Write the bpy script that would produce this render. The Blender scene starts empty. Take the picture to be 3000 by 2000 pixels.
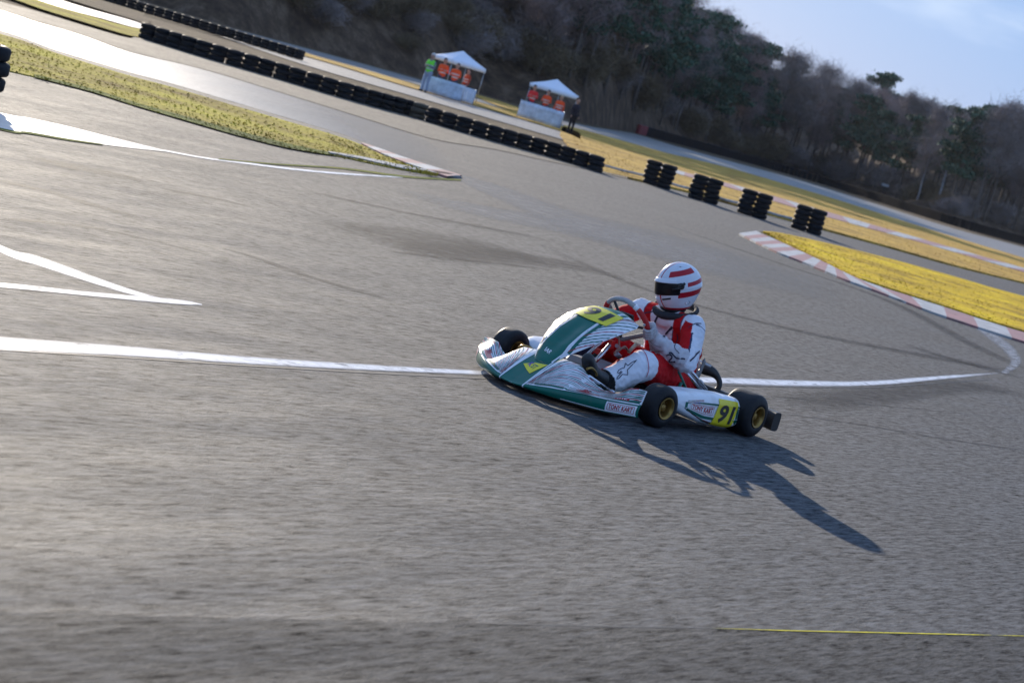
import bpy, bmesh, math, random
import numpy as np
from mathutils import Vector, Matrix, noise
from mathutils.bvhtree import BVHTree
random.seed(7); rng = np.random.default_rng(7)
S = bpy.context.scene; COL = S.collection
# ------------------------------------------------------------------ camera
PW, PH, FPX = 3000., 2000., 6700.
D_, AZ_, H_, YAW, PIT, ROL = 14.83286, 0.55152, 1.76677, 3.76598, -0.11082, 0.28431
CAM = Vector((D_*math.cos(AZ_), D_*math.sin(AZ_), H_))
fw = Vector((math.cos(PIT)*math.cos(YAW), math.cos(PIT)*math.sin(YAW), math.sin(PIT)))
r0 = Vector((math.sin(YAW), -math.cos(YAW), 0)); u0 = r0.cross(fw)
rt = r0*math.cos(ROL)+u0*math.sin(ROL); up = -r0*math.sin(ROL)+u0*math.cos(ROL)
cd = bpy.data.cameras.new('camera'); cam = bpy.data.objects.new('camera', cd); COL.objects.link(cam)
cam.matrix_world = Matrix(((rt.x, up.x, -fw.x, CAM.x), (rt.y, up.y, -fw.y, CAM.y), (rt.z, up.z, -fw.z, CAM.z), (0, 0, 0, 1)))
cd.sensor_width = 36; cd.lens = FPX/PW*36; cd.clip_start = .3; cd.clip_end = 5000
cd.dof.use_dof = True; cd.dof.focus_distance = 14.3; cd.dof.aperture_fstop = 5.0
S.camera = cam
# ------------------------------------------------------------------ sky, sun, exposure
SEL = math.radians(15.6); SAZ = math.radians(-124.8)
sdir = Vector((math.cos(SEL)*math.cos(SAZ), math.cos(SEL)*math.sin(SAZ), math.sin(SEL)))
W = bpy.data.worlds.new("World"); S.world = W; W.use_nodes = True
nt = W.node_tree; nt.nodes.clear(); L = nt.links.new
out = nt.nodes.new('ShaderNodeOutputWorld'); bg = nt.nodes.new('ShaderNodeBackground')
sky = nt.nodes.new('ShaderNodeTexSky'); sky.sky_type = 'NISHITA'; sky.sun_disc = False
sky.sun_elevation = SEL; sky.sun_rotation = math.atan2(sdir.x, sdir.y); sky.dust_density = 1.0; sky.ozone_density = 2.2
tc = nt.nodes.new('ShaderNodeTexCoord'); mp = nt.nodes.new('ShaderNodeMapping')
mp.inputs['Scale'].default_value = (2.2, 2.2, 9); mp.inputs['Rotation'].default_value = (.05, .12, .4)
nz = nt.nodes.new('ShaderNodeTexNoise'); nz.inputs['Scale'].default_value = 2.6; nz.inputs['Detail'].default_value = 5; nz.inputs['Roughness'].default_value = .55
rp = nt.nodes.new('ShaderNodeValToRGB'); rp.color_ramp.elements[0].position = .47; rp.color_ramp.elements[1].position = .64
mx = nt.nodes.new('ShaderNodeMixRGB'); mx.inputs['Color2'].default_value = (5.2, 6.3, 8.2, 1)
ml = nt.nodes.new('ShaderNodeMath'); ml.operation = 'MULTIPLY'; ml.inputs[1].default_value = .18; ad = nt.nodes.new('ShaderNodeMath'); ad.operation = 'ADD'; ad.inputs[1].default_value = .78
L(tc.outputs['Generated'], mp.inputs['Vector']); L(mp.outputs[0], nz.inputs['Vector']); L(nz.outputs['Fac'], rp.inputs[0])
L(rp.outputs[0], ml.inputs[0]); L(ml.outputs[0], ad.inputs[0]); L(ad.outputs[0], mx.inputs['Fac']); cc = nt.nodes.new('ShaderNodeMixRGB'); cc.inputs['Color1'].default_value = (1.3, 3.1, 7.0, 1); cc.inputs['Color2'].default_value = (5.2, 6.4, 8.4, 1); L(rp.outputs[0], cc.inputs['Fac']); L(cc.outputs[0], mx.inputs['Color2']); L(sky.outputs[0], mx.inputs['Color1']); L(mx.outputs[0], bg.inputs['Color'])
bg.inputs['Strength'].default_value = .085; L(bg.outputs[0], out.inputs['Surface'])
sl = bpy.data.lights.new('sun', 'SUN'); sl.energy = 4.2; sl.angle = math.radians(.5); sl.color = (1, .88, .72)
so = bpy.data.objects.new('sun', sl); COL.objects.link(so); so.rotation_euler = (-sdir).to_track_quat('-Z', 'Y').to_euler()
S.view_settings.view_transform = 'Standard'; S.view_settings.look = 'None'; S.view_settings.gamma = 1; S.view_settings.exposure = .56

# ------------------------------------------------------------------ helpers
def ray(px, py):
    return (fw*FPX + rt*(px-PW/2) - up*(py-PH/2)).normalized()
def G(px, py, z=0.):
    v = ray(px, py); return CAM + v*((z-CAM.z)/v.z)
def K(px, py, y):                                   # point of the kart seen at a photo pixel, at lateral offset y
    v = ray(px, py); return CAM + v*((y-CAM.y)/v.y)
def KX(px, py, x):
    v = ray(px, py); return CAM + v*((x-CAM.x)/v.x)

def new_mat(name, col=(.5, .5, .5), rough=.5, metal=0., var=0., scale=20., bump=0., bscale=60., spec=.5, coat=0., attr=None, stretch=None, dirt=None):
    m = bpy.data.materials.new(name); m.use_nodes = True; t = m.node_tree; b = t.nodes['Principled BSDF']; l = t.links.new
    b.inputs['Roughness'].default_value = rough; b.inputs['Metallic'].default_value = metal
    b.inputs['Specular IOR Level'].default_value = spec; b.inputs['Coat Weight'].default_value = coat
    tcn = t.nodes.new('ShaderNodeTexCoord'); vec = tcn.outputs['Object']
    if stretch:
        mpn = t.nodes.new('ShaderNodeMapping'); mpn.inputs['Scale'].default_value = stretch[0]; mpn.inputs['Rotation'].default_value = (0, 0, stretch[1]); mpn.vector_type = 'TEXTURE' if False else 'POINT'
        l(vec, mpn.inputs['Vector']); vec = mpn.outputs[0]
    if attr:
        a = t.nodes.new('ShaderNodeAttribute'); a.attribute_name = attr; base = a.outputs['Color']
    else:
        rgb = t.nodes.new('ShaderNodeRGB'); rgb.outputs[0].default_value = (*col, 1); base = rgb.outputs[0]
    if var > 0:
        n = t.nodes.new('ShaderNodeTexNoise'); n.inputs['Scale'].default_value = scale; n.inputs['Detail'].default_value = 6; n.inputs['Roughness'].default_value = .65
        l(vec, n.inputs['Vector'])
        mr = t.nodes.new('ShaderNodeMapRange'); mr.inputs[1].default_value = .3; mr.inputs[2].default_value = .7; mr.inputs[3].default_value = 1-var; mr.inputs[4].default_value = 1+var
        l(n.outputs['Fac'], mr.inputs[0])
        vm = t.nodes.new('ShaderNodeVectorMath'); vm.operation = 'SCALE'; l(base, vm.inputs[0]); l(mr.outputs[0], vm.inputs['Scale']); base = vm.outputs[0]
    if dirt:
        n = t.nodes.new('ShaderNodeTexNoise'); n.inputs['Scale'].default_value = dirt[1]; n.inputs['Detail'].default_value = 5; l(tcn.outputs['Object'], n.inputs['Vector'])
        mr = t.nodes.new('ShaderNodeMapRange'); mr.inputs[1].default_value = .5; mr.inputs[2].default_value = .75; mr.inputs[3].default_value = 0; mr.inputs[4].default_value = dirt[2]; l(n.outputs['Fac'], mr.inputs[0])
        mm = t.nodes.new('ShaderNodeMixRGB'); mm.inputs['Color2'].default_value = (*dirt[0], 1); l(mr.outputs[0], mm.inputs['Fac']); l(base, mm.inputs['Color1']); base = mm.outputs[0]
    l(base, b.inputs['Base Color'])
    if bump > 0:
        n = t.nodes.new('ShaderNodeTexNoise'); n.inputs['Scale'].default_value = bscale; n.inputs['Detail'].default_value = 4; l(vec, n.inputs['Vector'])
        bp = t.nodes.new('ShaderNodeBump'); bp.inputs['Strength'].default_value = bump; bp.inputs['Distance'].default_value = .01; l(n.outputs['Fac'], bp.inputs['Height']); l(bp.outputs[0], b.inputs['Normal'])
    return m

def tag(o, label=None, cat=None, group=None, kind=None):
    if label: o['label'] = label
    if cat: o['category'] = cat
    if group: o['group'] = group
    if kind: o['kind'] = kind
    return o
def empty(name, loc=(0, 0, 0), rz=0):
    o = bpy.data.objects.new(name, None); COL.objects.link(o); o.location = loc; o.rotation_euler = (0, 0, rz); o.empty_display_size = .1; return o
def link(name, me, parent=None):
    o = bpy.data.objects.new(name, me); COL.objects.link(o)
    if parent is not None: o.parent = parent
    return o
def copy_tree(o, parent=None):
    c = o.copy(); COL.objects.link(c); c.parent = parent
    for ch in list(o.children): copy_tree(ch, c)
    return c

class MB:                                            # collects shapes with material slots into ONE mesh
    def __init__(s): s.v = []; s.f = []; s.m = []; s.sm = []
    def add(s, vs, fs, mi=0, smooth=False):
        o = len(s.v); s.v += [tuple(v) for v in vs]
        for f in fs: s.f.append(tuple(i+o for i in f)); s.m.append(mi); s.sm.append(smooth)
        return s
    def box(s, c, d, mi=0, rot=None):
        c = Vector(c); vs = []
        for x in (-.5, .5):
            for y in (-.5, .5):
                for z in (-.5, .5):
                    p = Vector((x*d[0], y*d[1], z*d[2]));
                    if rot is not None: p = rot @ p
                    vs.append(c+p)
        return s.add(vs, [(0, 1, 3, 2), (4, 6, 7, 5), (0, 4, 5, 1), (2, 3, 7, 6), (0, 2, 6, 4), (1, 5, 7, 3)], mi)
    def tube(s, pts, r, mi=0, n=12, closed=False, cap=True):
        pts = [Vector(p) for p in pts]; N = len(pts); rs = r if hasattr(r, '__len__') else [r]*N
        vs = []; prev = None
        for i, p in enumerate(pts):
            a = pts[(i-1) % N] if (i > 0 or closed) else p; b = pts[(i+1) % N] if (i < N-1 or closed) else p
            t = (b-a).normalized()
            if prev is None: q = t.orthogonal().normalized()
            else:
                q = prev - t*prev.dot(t)
                q = q.normalized() if q.length > 1e-6 else t.orthogonal().normalized()
            prev = q; w = t.cross(q)
            for k in range(n):
                an = 2*math.pi*k/n; vs.append(p+(q*math.cos(an)+w*math.sin(an))*rs[i])
        fs = []
        for i in range(N if closed else N-1):
            j = (i+1) % N
            for k in range(n): k2 = (k+1) % n; fs.append((i*n+k, i*n+k2, j*n+k2, j*n+k))
        s.add(vs, fs, mi, True)
        if cap and not closed:
            o = len(s.v)-len(vs); s.f.append(tuple(o+k for k in reversed(range(n)))); s.m.append(mi); s.sm.append(False)
            s.f.append(tuple(o+(N-1)*n+k for k in range(n))); s.m.append(mi); s.sm.append(False)
        return s
    def lathe(s, prof, c=(0, 0, 0), axis=(0, 1, 0), n=40, mi=0, closed=False):
        ax = Vector(axis).normalized(); q = ax.orthogonal().normalized(); w = ax.cross(q); c = Vector(c); vs = []
        for (a, r) in prof:
            for k in range(n):
                an = 2*math.pi*k/n; vs.append(c+ax*a+(q*math.cos(an)+w*math.sin(an))*r)
        fs = []; M = len(prof)
        for i in range(M if closed else M-1):
            j = (i+1) % M
            for k in range(n): k2 = (k+1) % n; fs.append((i*n+k, i*n+k2, j*n+k2, j*n+k))
        return s.add(vs, fs, mi, True)
    def grid(s, fn, nu, nv, mi=0, u=(0, 1), v=(0, 1), matfn=None):
        vs = [fn(u[0]+(u[1]-u[0])*i/nu, v[0]+(v[1]-v[0])*j/nv) for j in range(nv+1) for i in range(nu+1)]
        o = len(s.v); s.v += [tuple(p) for p in vs]
        for j in range(nv):
            for i in range(nu):
                a = o+j*(nu+1)+i; s.f.append((a, a+1, a+nu+2, a+nu+1)); s.sm.append(True)
                s.m.append(matfn((i+.5)/nu, (j+.5)/nv) if matfn else mi)
        return s
    def build(s, name, mats, parent=None, fix=False, link_it=True):
        me = bpy.data.meshes.new(name); me.from_pydata(s.v, [], s.f)
        for m in (mats if isinstance(mats, (list, tuple)) else [mats]): me.materials.append(m)
        me.polygons.foreach_set('material_index', s.m); me.polygons.foreach_set('use_smooth', s.sm)
        if fix:
            bm = bmesh.new(); bm.from_mesh(me); bmesh.ops.recalc_face_normals(bm, faces=bm.faces); bm.to_mesh(me); bm.free()
        me.update()
        return link(name, me, parent) if link_it else me

def smooth_pts(pts, n=6, closed=False):              # Catmull-Rom
    pts = [Vector(p) for p in pts]; N = len(pts); res = []
    for i in range(N if closed else N-1):
        if closed: a, b, c, d = pts[i-1], pts[i], pts[(i+1) % N], pts[(i+2) % N]
        else: a, b, c, d = pts[max(i-1, 0)], pts[i], pts[i+1], pts[min(i+2, N-1)]
        for k in range(n):
            t = k/n; res.append(.5*((2*b)+(c-a)*t+(2*a-5*b+4*c-d)*t*t+(3*b-a-3*c+d)*t**3))
    if not closed: res.append(pts[-1])
    return res
def interp(x, xs, ys): return float(np.interp(x, xs, ys))

# ------------------------------------------------------------------ materials
M = {}
SD = math.radians(35)
_d = G(1700, 1500)-G(1300, 1500); SANG = math.atan2(_d.y, _d.x)
def asphalt(name, col, rough, bump=.5, seed=0., spec=.22):
    m = bpy.data.materials.new(name); m.use_nodes = True; t = m.node_tree; b = t.nodes['Principled BSDF']; l = t.links.new
    tcn = t.nodes.new('ShaderNodeTexCoord')
    def N(scale, st=None, det=4, rg=.6):
        n = t.nodes.new('ShaderNodeTexNoise'); n.inputs['Scale'].default_value = scale; n.inputs['Detail'].default_value = det; n.inputs['Roughness'].default_value = rg
        mp = t.nodes.new('ShaderNodeMapping'); mp.inputs['Rotation'].default_value = (0, 0, -SANG); mp.inputs['Location'].default_value = (seed, seed, 0)
        mp2 = t.nodes.new('ShaderNodeMapping'); mp2.inputs['Scale'].default_value = st or (1, 1, 1)
        l(tcn.outputs['Object'], mp.inputs[0]); l(mp.outputs[0], mp2.inputs[0]); l(mp2.outputs[0], n.inputs['Vector']); return n.outputs['Fac']
    def MR(src, a, b_, c, d):
        r = t.nodes.new('ShaderNodeMapRange'); r.inputs[1].default_value = a; r.inputs[2].default_value = b_; r.inputs[3].default_value = c; r.inputs[4].default_value = d; l(src, r.inputs[0]); return r.outputs[0]
    def MUL(a, b_):
        r = t.nodes.new('ShaderNodeMath'); r.operation = 'MULTIPLY'; l(a, r.inputs[0]); l(b_, r.inputs[1]); return r.outputs[0]
    big = MR(N(.35, (.5, 1, 1), 4), .3, .7, .86, 1.13)
    streak = MR(N(3.2, (.4, 2.6, 1), 6, .75), .3, .7, .74, 1.26)
    grain = MR(N(22, (.26, 1.35, 1), 5, .82), .34, .66, .25, 1.85)
    spots = MR(N(9, None, 3, .6), .66, .74, 1, .72)
    f = MUL(MUL(big, streak), MUL(grain, spots))
    vm = t.nodes.new('ShaderNodeVectorMath'); vm.operation = 'SCALE'; vm.inputs[0].default_value = col; l(f, vm.inputs['Scale']); l(vm.outputs[0], b.inputs['Base Color'])
    rr = MR(N(1.2, (.5, 2, 1), 4), .3, .7, rough-.05, rough+.07); l(rr, b.inputs['Roughness']); l(MR(N(22, (.26, 1.35, 1), 5, .82), .36, .64, spec*.05, spec*2.2), b.inputs['Specular IOR Level'])
    bp = t.nodes.new('ShaderNodeBump'); bp.inputs['Strength'].default_value = bump; bp.inputs['Distance'].default_value = .010; l(N(24, (.30, 1.4, 1), 5, .85), bp.inputs['Height']); l(bp.outputs[0], b.inputs['Normal'])
    return m
M['asphalt'] = asphalt('asphalt', (.043, .045, .050), .77, 1.0, 0., .36)
M['dark_asphalt'] = asphalt('dark_asphalt', (.032, .034, .038), .82, 1.2, 4., .22)
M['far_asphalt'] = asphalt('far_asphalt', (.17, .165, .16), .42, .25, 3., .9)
M['road'] = asphalt('service_road', (.21, .195, .18), .55, .4, 9.)
M['verge'] = asphalt('verge_gravel', (.115, .098, .078), .8, .8, 5.)
M['dark_patch'] = asphalt('dark_patch', (.082, .082, .084), .5, .5, 8.)
def grass_mat(name, c1, c2, c3):
    m = bpy.data.materials.new(name); m.use_nodes = True; t = m.node_tree; b = t.nodes['Principled BSDF']; l = t.links.new
    tcn = t.nodes.new('ShaderNodeTexCoord')
    n = t.nodes.new('ShaderNodeTexNoise'); n.inputs['Scale'].default_value = .55; n.inputs['Detail'].default_value = 8; n.inputs['Roughness'].default_value = .72; l(tcn.outputs['Object'], n.inputs['Vector'])
    r = t.nodes.new('ShaderNodeValToRGB'); e = r.color_ramp.elements; e[0].position = .36; e[0].color = (*c1, 1); e[1].position = .62; e[1].color = (*c3, 1); x = e.new(.5); x.color = (*c2, 1)
    l(n.outputs['Fac'], r.inputs[0])
    n2 = t.nodes.new('ShaderNodeTexNoise'); n2.inputs['Scale'].default_value = 14; n2.inputs['Detail'].default_value = 6; l(tcn.outputs['Object'], n2.inputs['Vector'])
    mr = t.nodes.new('ShaderNodeMapRange'); mr.inputs[1].default_value = .3; mr.inputs[2].default_value = .7; mr.inputs[3].default_value = .6; mr.inputs[4].default_value = 1.4; l(n2.outputs['Fac'], mr.inputs[0])
    vm = t.nodes.new('ShaderNodeVectorMath'); vm.operation = 'SCALE'; l(r.outputs[0], vm.inputs[0]); l(mr.outputs[0], vm.inputs['Scale']); l(vm.outputs[0], b.inputs['Base Color'])
    b.inputs['Roughness'].default_value = .95; b.inputs['Specular IOR Level'].default_value = .1
    bp = t.nodes.new('ShaderNodeBump'); bp.inputs['Strength'].default_value = .8; bp.inputs['Distance'].default_value = .08; l(n2.outputs['Fac'], bp.inputs['Height']); l(bp.outputs[0], b.inputs['Normal'])
    return m
M['grass_olive'] = grass_mat('grass_olive', (.20, .13, .03), (.42, .32, .045), (.52, .43, .04))
M['grass_orange'] = grass_mat('grass_orange', (.22, .12, .035), (.54, .32, .07), (.64, .40, .08))
M['grass_yellow'] = grass_mat('grass_yellow', (.26, .15, .02), (.64, .40, .018), (.80, .56, .015))
M['ground'] = grass_mat('ground_dirt', (.07, .05, .035), (.12, .085, .055), (.16, .12, .06))
M['hill'] = grass_mat('hill_heath', (.035, .022, .016), (.085, .055, .036), (.16, .11, .075))
M['green_edge'] = grass_mat('grass_edge', (.06, .08, .01), (.10, .13, .012), (.17, .17, .02))
M['paint'] = new_mat('white_line_paint', (.62, .62, .64), .5, var=.3, scale=7, bump=.3, bscale=60, dirt=((.12, .12, .12), 2.5, .9))
M['paint_worn'] = new_mat('worn_line_paint', (.27, .27, .28), .5, var=.3, scale=6, bump=.3, dirt=((.12, .12, .12), 2.2, .9))
M['concrete'] = new_mat('smooth_concrete', (.50, .46, .42), .42, var=.15, scale=3, spec=.9)
M['kerb_white'] = new_mat('kerb_white', (.42, .41, .40), .6, var=.3, scale=5, dirt=((.17, .15, .13), 3, .9))
M['kerb_red'] = new_mat('kerb_red', (.34, .15, .14), .6, var=.3, scale=5, dirt=((.20, .15, .13), 3, .9))
M['rubber_mark'] = new_mat('rubber_mark', (.056, .056, .060), .66, var=.45, scale=14, bump=.4)
M['crack'] = new_mat('tar_seam', (.025, .025, .027), .6, var=.2)
M['moss'] = new_mat('yellow_moss', (.34, .30, .02), .9, var=.5, scale=16)
M['tyre'] = new_mat('tyre_rubber', (.010, .010, .013), .55, spec=.3, var=.35, scale=22, bump=.25, bscale=90)
M['wall_tyre'] = new_mat('wall_tyre_rubber', (.008, .009, .012), .65, var=.6, scale=5, bump=.3, bscale=30, spec=.18)
M['dusty_tyre'] = new_mat('dusty_tyre_rubber', (.07, .055, .035), .7, var=.4, scale=8)
M['red_tyre'] = new_mat('red_painted_tyre', (.22, .02, .03), .6, var=.3, scale=5)

# ------------------------------------------------------------------ ground, roads, markings
def sheet(name, pts, z, mat, skirt=0., px=True, kind='structure', subdiv=0):
    P = [G(*p) for p in pts] if px else [Vector(p) for p in pts]
    bm = bmesh.new(); vs = [bm.verts.new((p.x, p.y, z)) for p in P]; f = bm.faces.new(vs)
    if f.normal.z < 0 or f.calc_area() == 0: pass
    bm.normal_update()
    if f.normal.z < 0: f.normal_flip()
    bmesh.ops.triangulate(bm, faces=[f])
    if skirt:
        eds = [e for e in bm.edges if e.is_boundary]; r = bmesh.ops.extrude_edge_only(bm, edges=eds)
        for v in [g for g in r['geom'] if isinstance(g, bmesh.types.BMVert)]: v.co.z -= skirt
    me = bpy.data.meshes.new(name); bm.to_mesh(me); bm.free(); me.materials.append(mat)
    o = link(name, me); o['kind'] = kind; return o
def spts(pts, n=5):
    return [(p.x, p.y) for p in smooth_pts([(x, y, 0) for x, y in pts], n)]
def band(name, top, bot, z, mat, n=5, **k):
    return sheet(name, spts(top, n)+spts(bot, n)[::-1], z, mat, **k)
me = bpy.data.meshes.new('ground'); R_ = 1500.
me.from_pydata([(-R_, -R_, -.05), (R_, -R_, -.05), (R_, R_, -.05), (-R_, R_, -.05)], [], [(0, 1, 2, 3)]); me.materials.append(M['ground'])
link('ground', me)['kind'] = 'structure'
track_top = [(0, 30), (106, 64), (238, 102), (383, 153), (595, 204), (850, 281), (1000, 327), (1264, 408), (1440, 437), (1600, 472), (1753, 505), (1838, 525)]
road_top = [(2000, 562), (2200, 617), (2421, 678), (2605, 728), (2790, 780), (3000, 832), (3700, 1000)]
main = [(-900, -150), (-700, -110)]
main = [(-420, -92)]+spts(track_top, 4)+spts(road_top, 4)+[(4600, 1500), (4600, 3600), (1500, 5200), (-2600, 3600), (-1500, 300)]
sheet('race_track', main, 0, M['asphalt'])
sheet('dark_asphalt', [(-1200, 1765), (0, 1792), (1300, 1824), (1800, 1836), (2106, 1841), (2310, 1848), (3200, 1868), (4400, 1895), (4400, 3500), (1500, 5000), (-2500, 3500)], .0008, M['dark_asphalt'])  # darker asphalt sheet on the near side of the lower seam
# upper verge of gravel between track and tyre wall
verge_top = [(-420, -130), (-200, -60), (0, 6), (120, 38), (250, 78), (380, 114), (430, 112), (800, 222), (1013, 285), (1251, 345), (1587, 432), (1774, 488), (1838, 518)]
sheet('gravel_verge', spts(verge_top, 3)+spts([(-420, -92)]+track_top, 3)[::-1], .012, M['verge'])
# the glaring smooth strip of the far track
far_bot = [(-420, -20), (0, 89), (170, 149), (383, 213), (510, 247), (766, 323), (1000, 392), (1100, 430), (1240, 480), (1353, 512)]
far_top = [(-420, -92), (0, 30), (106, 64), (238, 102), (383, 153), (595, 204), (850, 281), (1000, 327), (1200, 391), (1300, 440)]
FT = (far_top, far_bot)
# service road behind the walls, continuing right below the far tyre wall
road_hi = [(-60, -160), (250, -50), (400, 0), (640, 72), (900, 142), (1190, 222), (1420, 287), (1683, 361), (1853, 390), (1961, 422), (2142, 473), (2323, 522), (2493, 574), (2790, 668), (3000, 724), (3700, 920)]
road_lo = [(120, -130), (300, -10), (560, 75), (880, 185), (1250, 292), (1640, 405), (1774, 440), (1961, 451), (2142, 494), (2450, 585), (2700, 665), (3000, 756), (3700, 960)]
band('service_road', road_hi, road_lo, -.02, M['road'], 4)
field_hi = [(1640, 395), (1650, 370), (1672, 372), (1817, 411), (1961, 451), (2142, 494), (2450, 585), (2700, 665), (3000, 756), (3700, 960)]
field_lo = [(1700, 470), (1753, 500), (1838, 520)]+[(2000, 557), (2200, 612), (2421, 673), (2605, 723), (2790, 776), (3000, 828), (3700, 996)]
sheet('dry_grass_field', spts(field_hi, 3)+spts(field_lo, 3)[::-1], .02, M['grass_orange'], skirt=.06)
band('dry_grass_field', [(880, 152), (1000, 186), (1190, 240), (1420, 305), (1640, 368), (1700, 392)], [(880, 162), (1000, 196), (1190, 254), (1420, 318), (1640, 384), (1700, 410)], .02, M['grass_orange'], 3)
band('dry_grass_field', [(1370, 272), (1460, 296), (1560, 330), (1640, 352)], [(1370, 275), (1460, 312), (1560, 345), (1640, 360)], .021, M['grass_orange'], 3)
sheet('grass_strip', spts([(-200, -75), (30, -2), (120, 30), (250, 70), (380, 108), (425, 112)], 3)+spts([(428, 86), (380, 82), (250, 46), (100, -4), (-100, -80)], 3), .03, M['grass_olive'])
sheet('access_road', spts([(-60, -62), (100, 0), (200, 32), (300, 58), (385, 82), (428, 88)], 3)+spts([(432, 80), (380, 62), (270, 32), (165, 0), (20, -50)], 3), .034, M['concrete'])
sheet('grass_strip', spts([(180, -5), (290, 30), (390, 60), (436, 76)], 3)+[(440, 60), (400, 30), (300, -8)], .03, M['ground'])
# left island
isl_top = [(-420, 0), (0, 102), (170, 160), (383, 226), (510, 260), (766, 336), (990, 402), (1090, 440), (1225, 492), (1280, 512)]
isl_bot = [(-420, 110), (0, 205), (130, 235), (260, 268), (400, 312), (560, 358), (700, 398), (850, 435), (980, 458), (1130, 490), (1280, 516)]
band('grass_island', isl_top, isl_bot, .016, M['grass_olive'], 4, skirt=.06)
band('grass_edge', [(100, 222), (260, 262), (400, 305), (560, 350), (700, 388), (850, 426), (980, 452)], [(100, 230), (260, 271), (400, 315), (560, 362), (700, 402), (850, 439), (985, 460)], .020, M['green_edge'], 4)
# right island
ri_top = [(2235, 680), (2290, 686), (2400, 710), (2493, 732), (2650, 772), (2790, 811), (3000, 871), (3700, 1060)]
ri_bot = [(2240, 684), (2335, 730), (2416, 768), (2526, 820), (2670, 868), (2789, 906), (2885, 938), (3000, 973), (3700, 1180)]
band('grass_island', ri_top, ri_bot, .03, M['grass_yellow'], 4, skirt=.06)
ri_k = [(2165, 683), (2268, 733), (2354, 767), (2478, 818), (2545, 842), (2646, 880), (2727, 911), (2842, 949), (2971, 990), (3100, 1030), (3700, 1220)]
def kerb(name, a, b, nblk, z=.036, first=0, ease=None, label=None):
    A = [G(x, y, z) for x, y in spts(a, 10)]; B = [G(x, y, z) for x, y in spts(b, 10)]
    def at(Ps, t):
        d = [0]
        for i in range(1, len(Ps)): d.append(d[-1]+(Ps[i]-Ps[i-1]).length)
        t *= d[-1]; j = min(max(int(np.searchsorted(d, t))-1, 0), len(Ps)-2)
        return Ps[j].lerp(Ps[j+1], (t-d[j])/(d[j+1]-d[j]+1e-9))
    mb = MB(); n = nblk*4
    for i in range(n):
        q = [at(A, i/n), at(B, i/n), at(B, (i+1)/n), at(A, (i+1)/n)]; lo = [Vector((p.x, p.y, -.02)) for p in q]
        mb.add(q+lo, [(0, 1, 2, 3), (0, 3, 7, 4), (1, 5, 6, 2)], (i//4+first) % 2)
    o = mb.build(name, [M['kerb_white'], M['kerb_red']], fix=True); o['kind'] = 'structure'; return o
kerb('kerb', [(2215, 676)]+ri_bot[1:], ri_k, 26)
kerb('kerb', [(1060, 417), (1120, 437), (1190, 462), (1353, 513)], [(1060, 420), (1120, 449), (1190, 476), (1310, 516)], 7, z=.036, first=1)
band('worn_line', [(960, 450), (1050, 464), (1120, 478), (1200, 494), (1310, 512)], [(960, 453), (1050, 470), (1120, 486), (1200, 502), (1350, 522)], .036, M['paint_worn'], 4, skirt=.04)
kerb('kerb', [(1930, 483), (2020, 508), (2160, 544), (2392, 611), (2671, 691), (3000, 785), (3400, 895)], [(1930, 493), (2020, 518), (2160, 556), (2392, 626), (2671, 702), (3000, 796), (3400, 908)], 22, z=.035)
# strip of smooth wet concrete and thin line at the left
band('concrete_strip', [(-420, 235), (0, 332), (80, 346), (200, 372), (340, 407), (480, 441)], [(-420, 270), (0, 378), (80, 389), (200, 410), (340, 430), (480, 445)], .005, M['concrete'], 4)
band('painted_line', [(480, 440), (600, 462), (700, 474), (850, 493), (1000, 507), (1180, 519)], [(480, 444), (600, 466), (700, 479), (850, 498), (1000, 512), (1180, 522)], .004, M['paint'], 4)
band('grass_edge', [(-420, 270), (0, 377), (80, 388), (200, 409), (300, 424)], [(-420, 274), (0, 383), (80, 394), (200, 414), (300, 427)], .008, M['green_edge'], 4)
band('grass_edge', [(640, 466), (800, 480), (1000, 492), (1180, 515), (1350, 526)], [(640, 469), (800, 484), (1000, 497), (1180, 521), (1350, 531)], .007, M['green_edge'], 4)
def soft_line(name, top, bot, z, mat, n=160, taper=(0, 0)):
    A = smooth_pts([(x, y, 0) for x, y in top], 14); B = smooth_pts([(x, y, 0) for x, y in bot], 14)
    rs = lambda P, t: P[min(int(t*(len(P)-1)), len(P)-2)].lerp(P[min(int(t*(len(P)-1)), len(P)-2)+1], t*(len(P)-1)-min(int(t*(len(P)-1)), len(P)-2))
    mb = MB(); mb.grid(lambda u, v: (lambda a, b, w: G(a.x*(1-w)+b.x*w, a.y*(1-w)+b.y*w, z))(rs(A, u), rs(B, u), -.12+1.24*v), n, 6); o = mb.build(name, mat); me = o.data
    if me.polygons[0].normal.z < 0: me.flip_normals()
    at = me.color_attributes.new('fade', 'FLOAT_COLOR', 'POINT'); c = []
    for j in range(7):
        for i in range(n+1):
            f = [0, .75, 1, 1, 1, .75, 0][j]
            if taper[0]: f *= min(1, i/n/taper[0])
            if taper[1]: f *= min(1, (1-i/n)/taper[1])
            c += [f, f, f, 1]
    at.data.foreach_set('color', c); o['kind'] = 'structure'; return o
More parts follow.
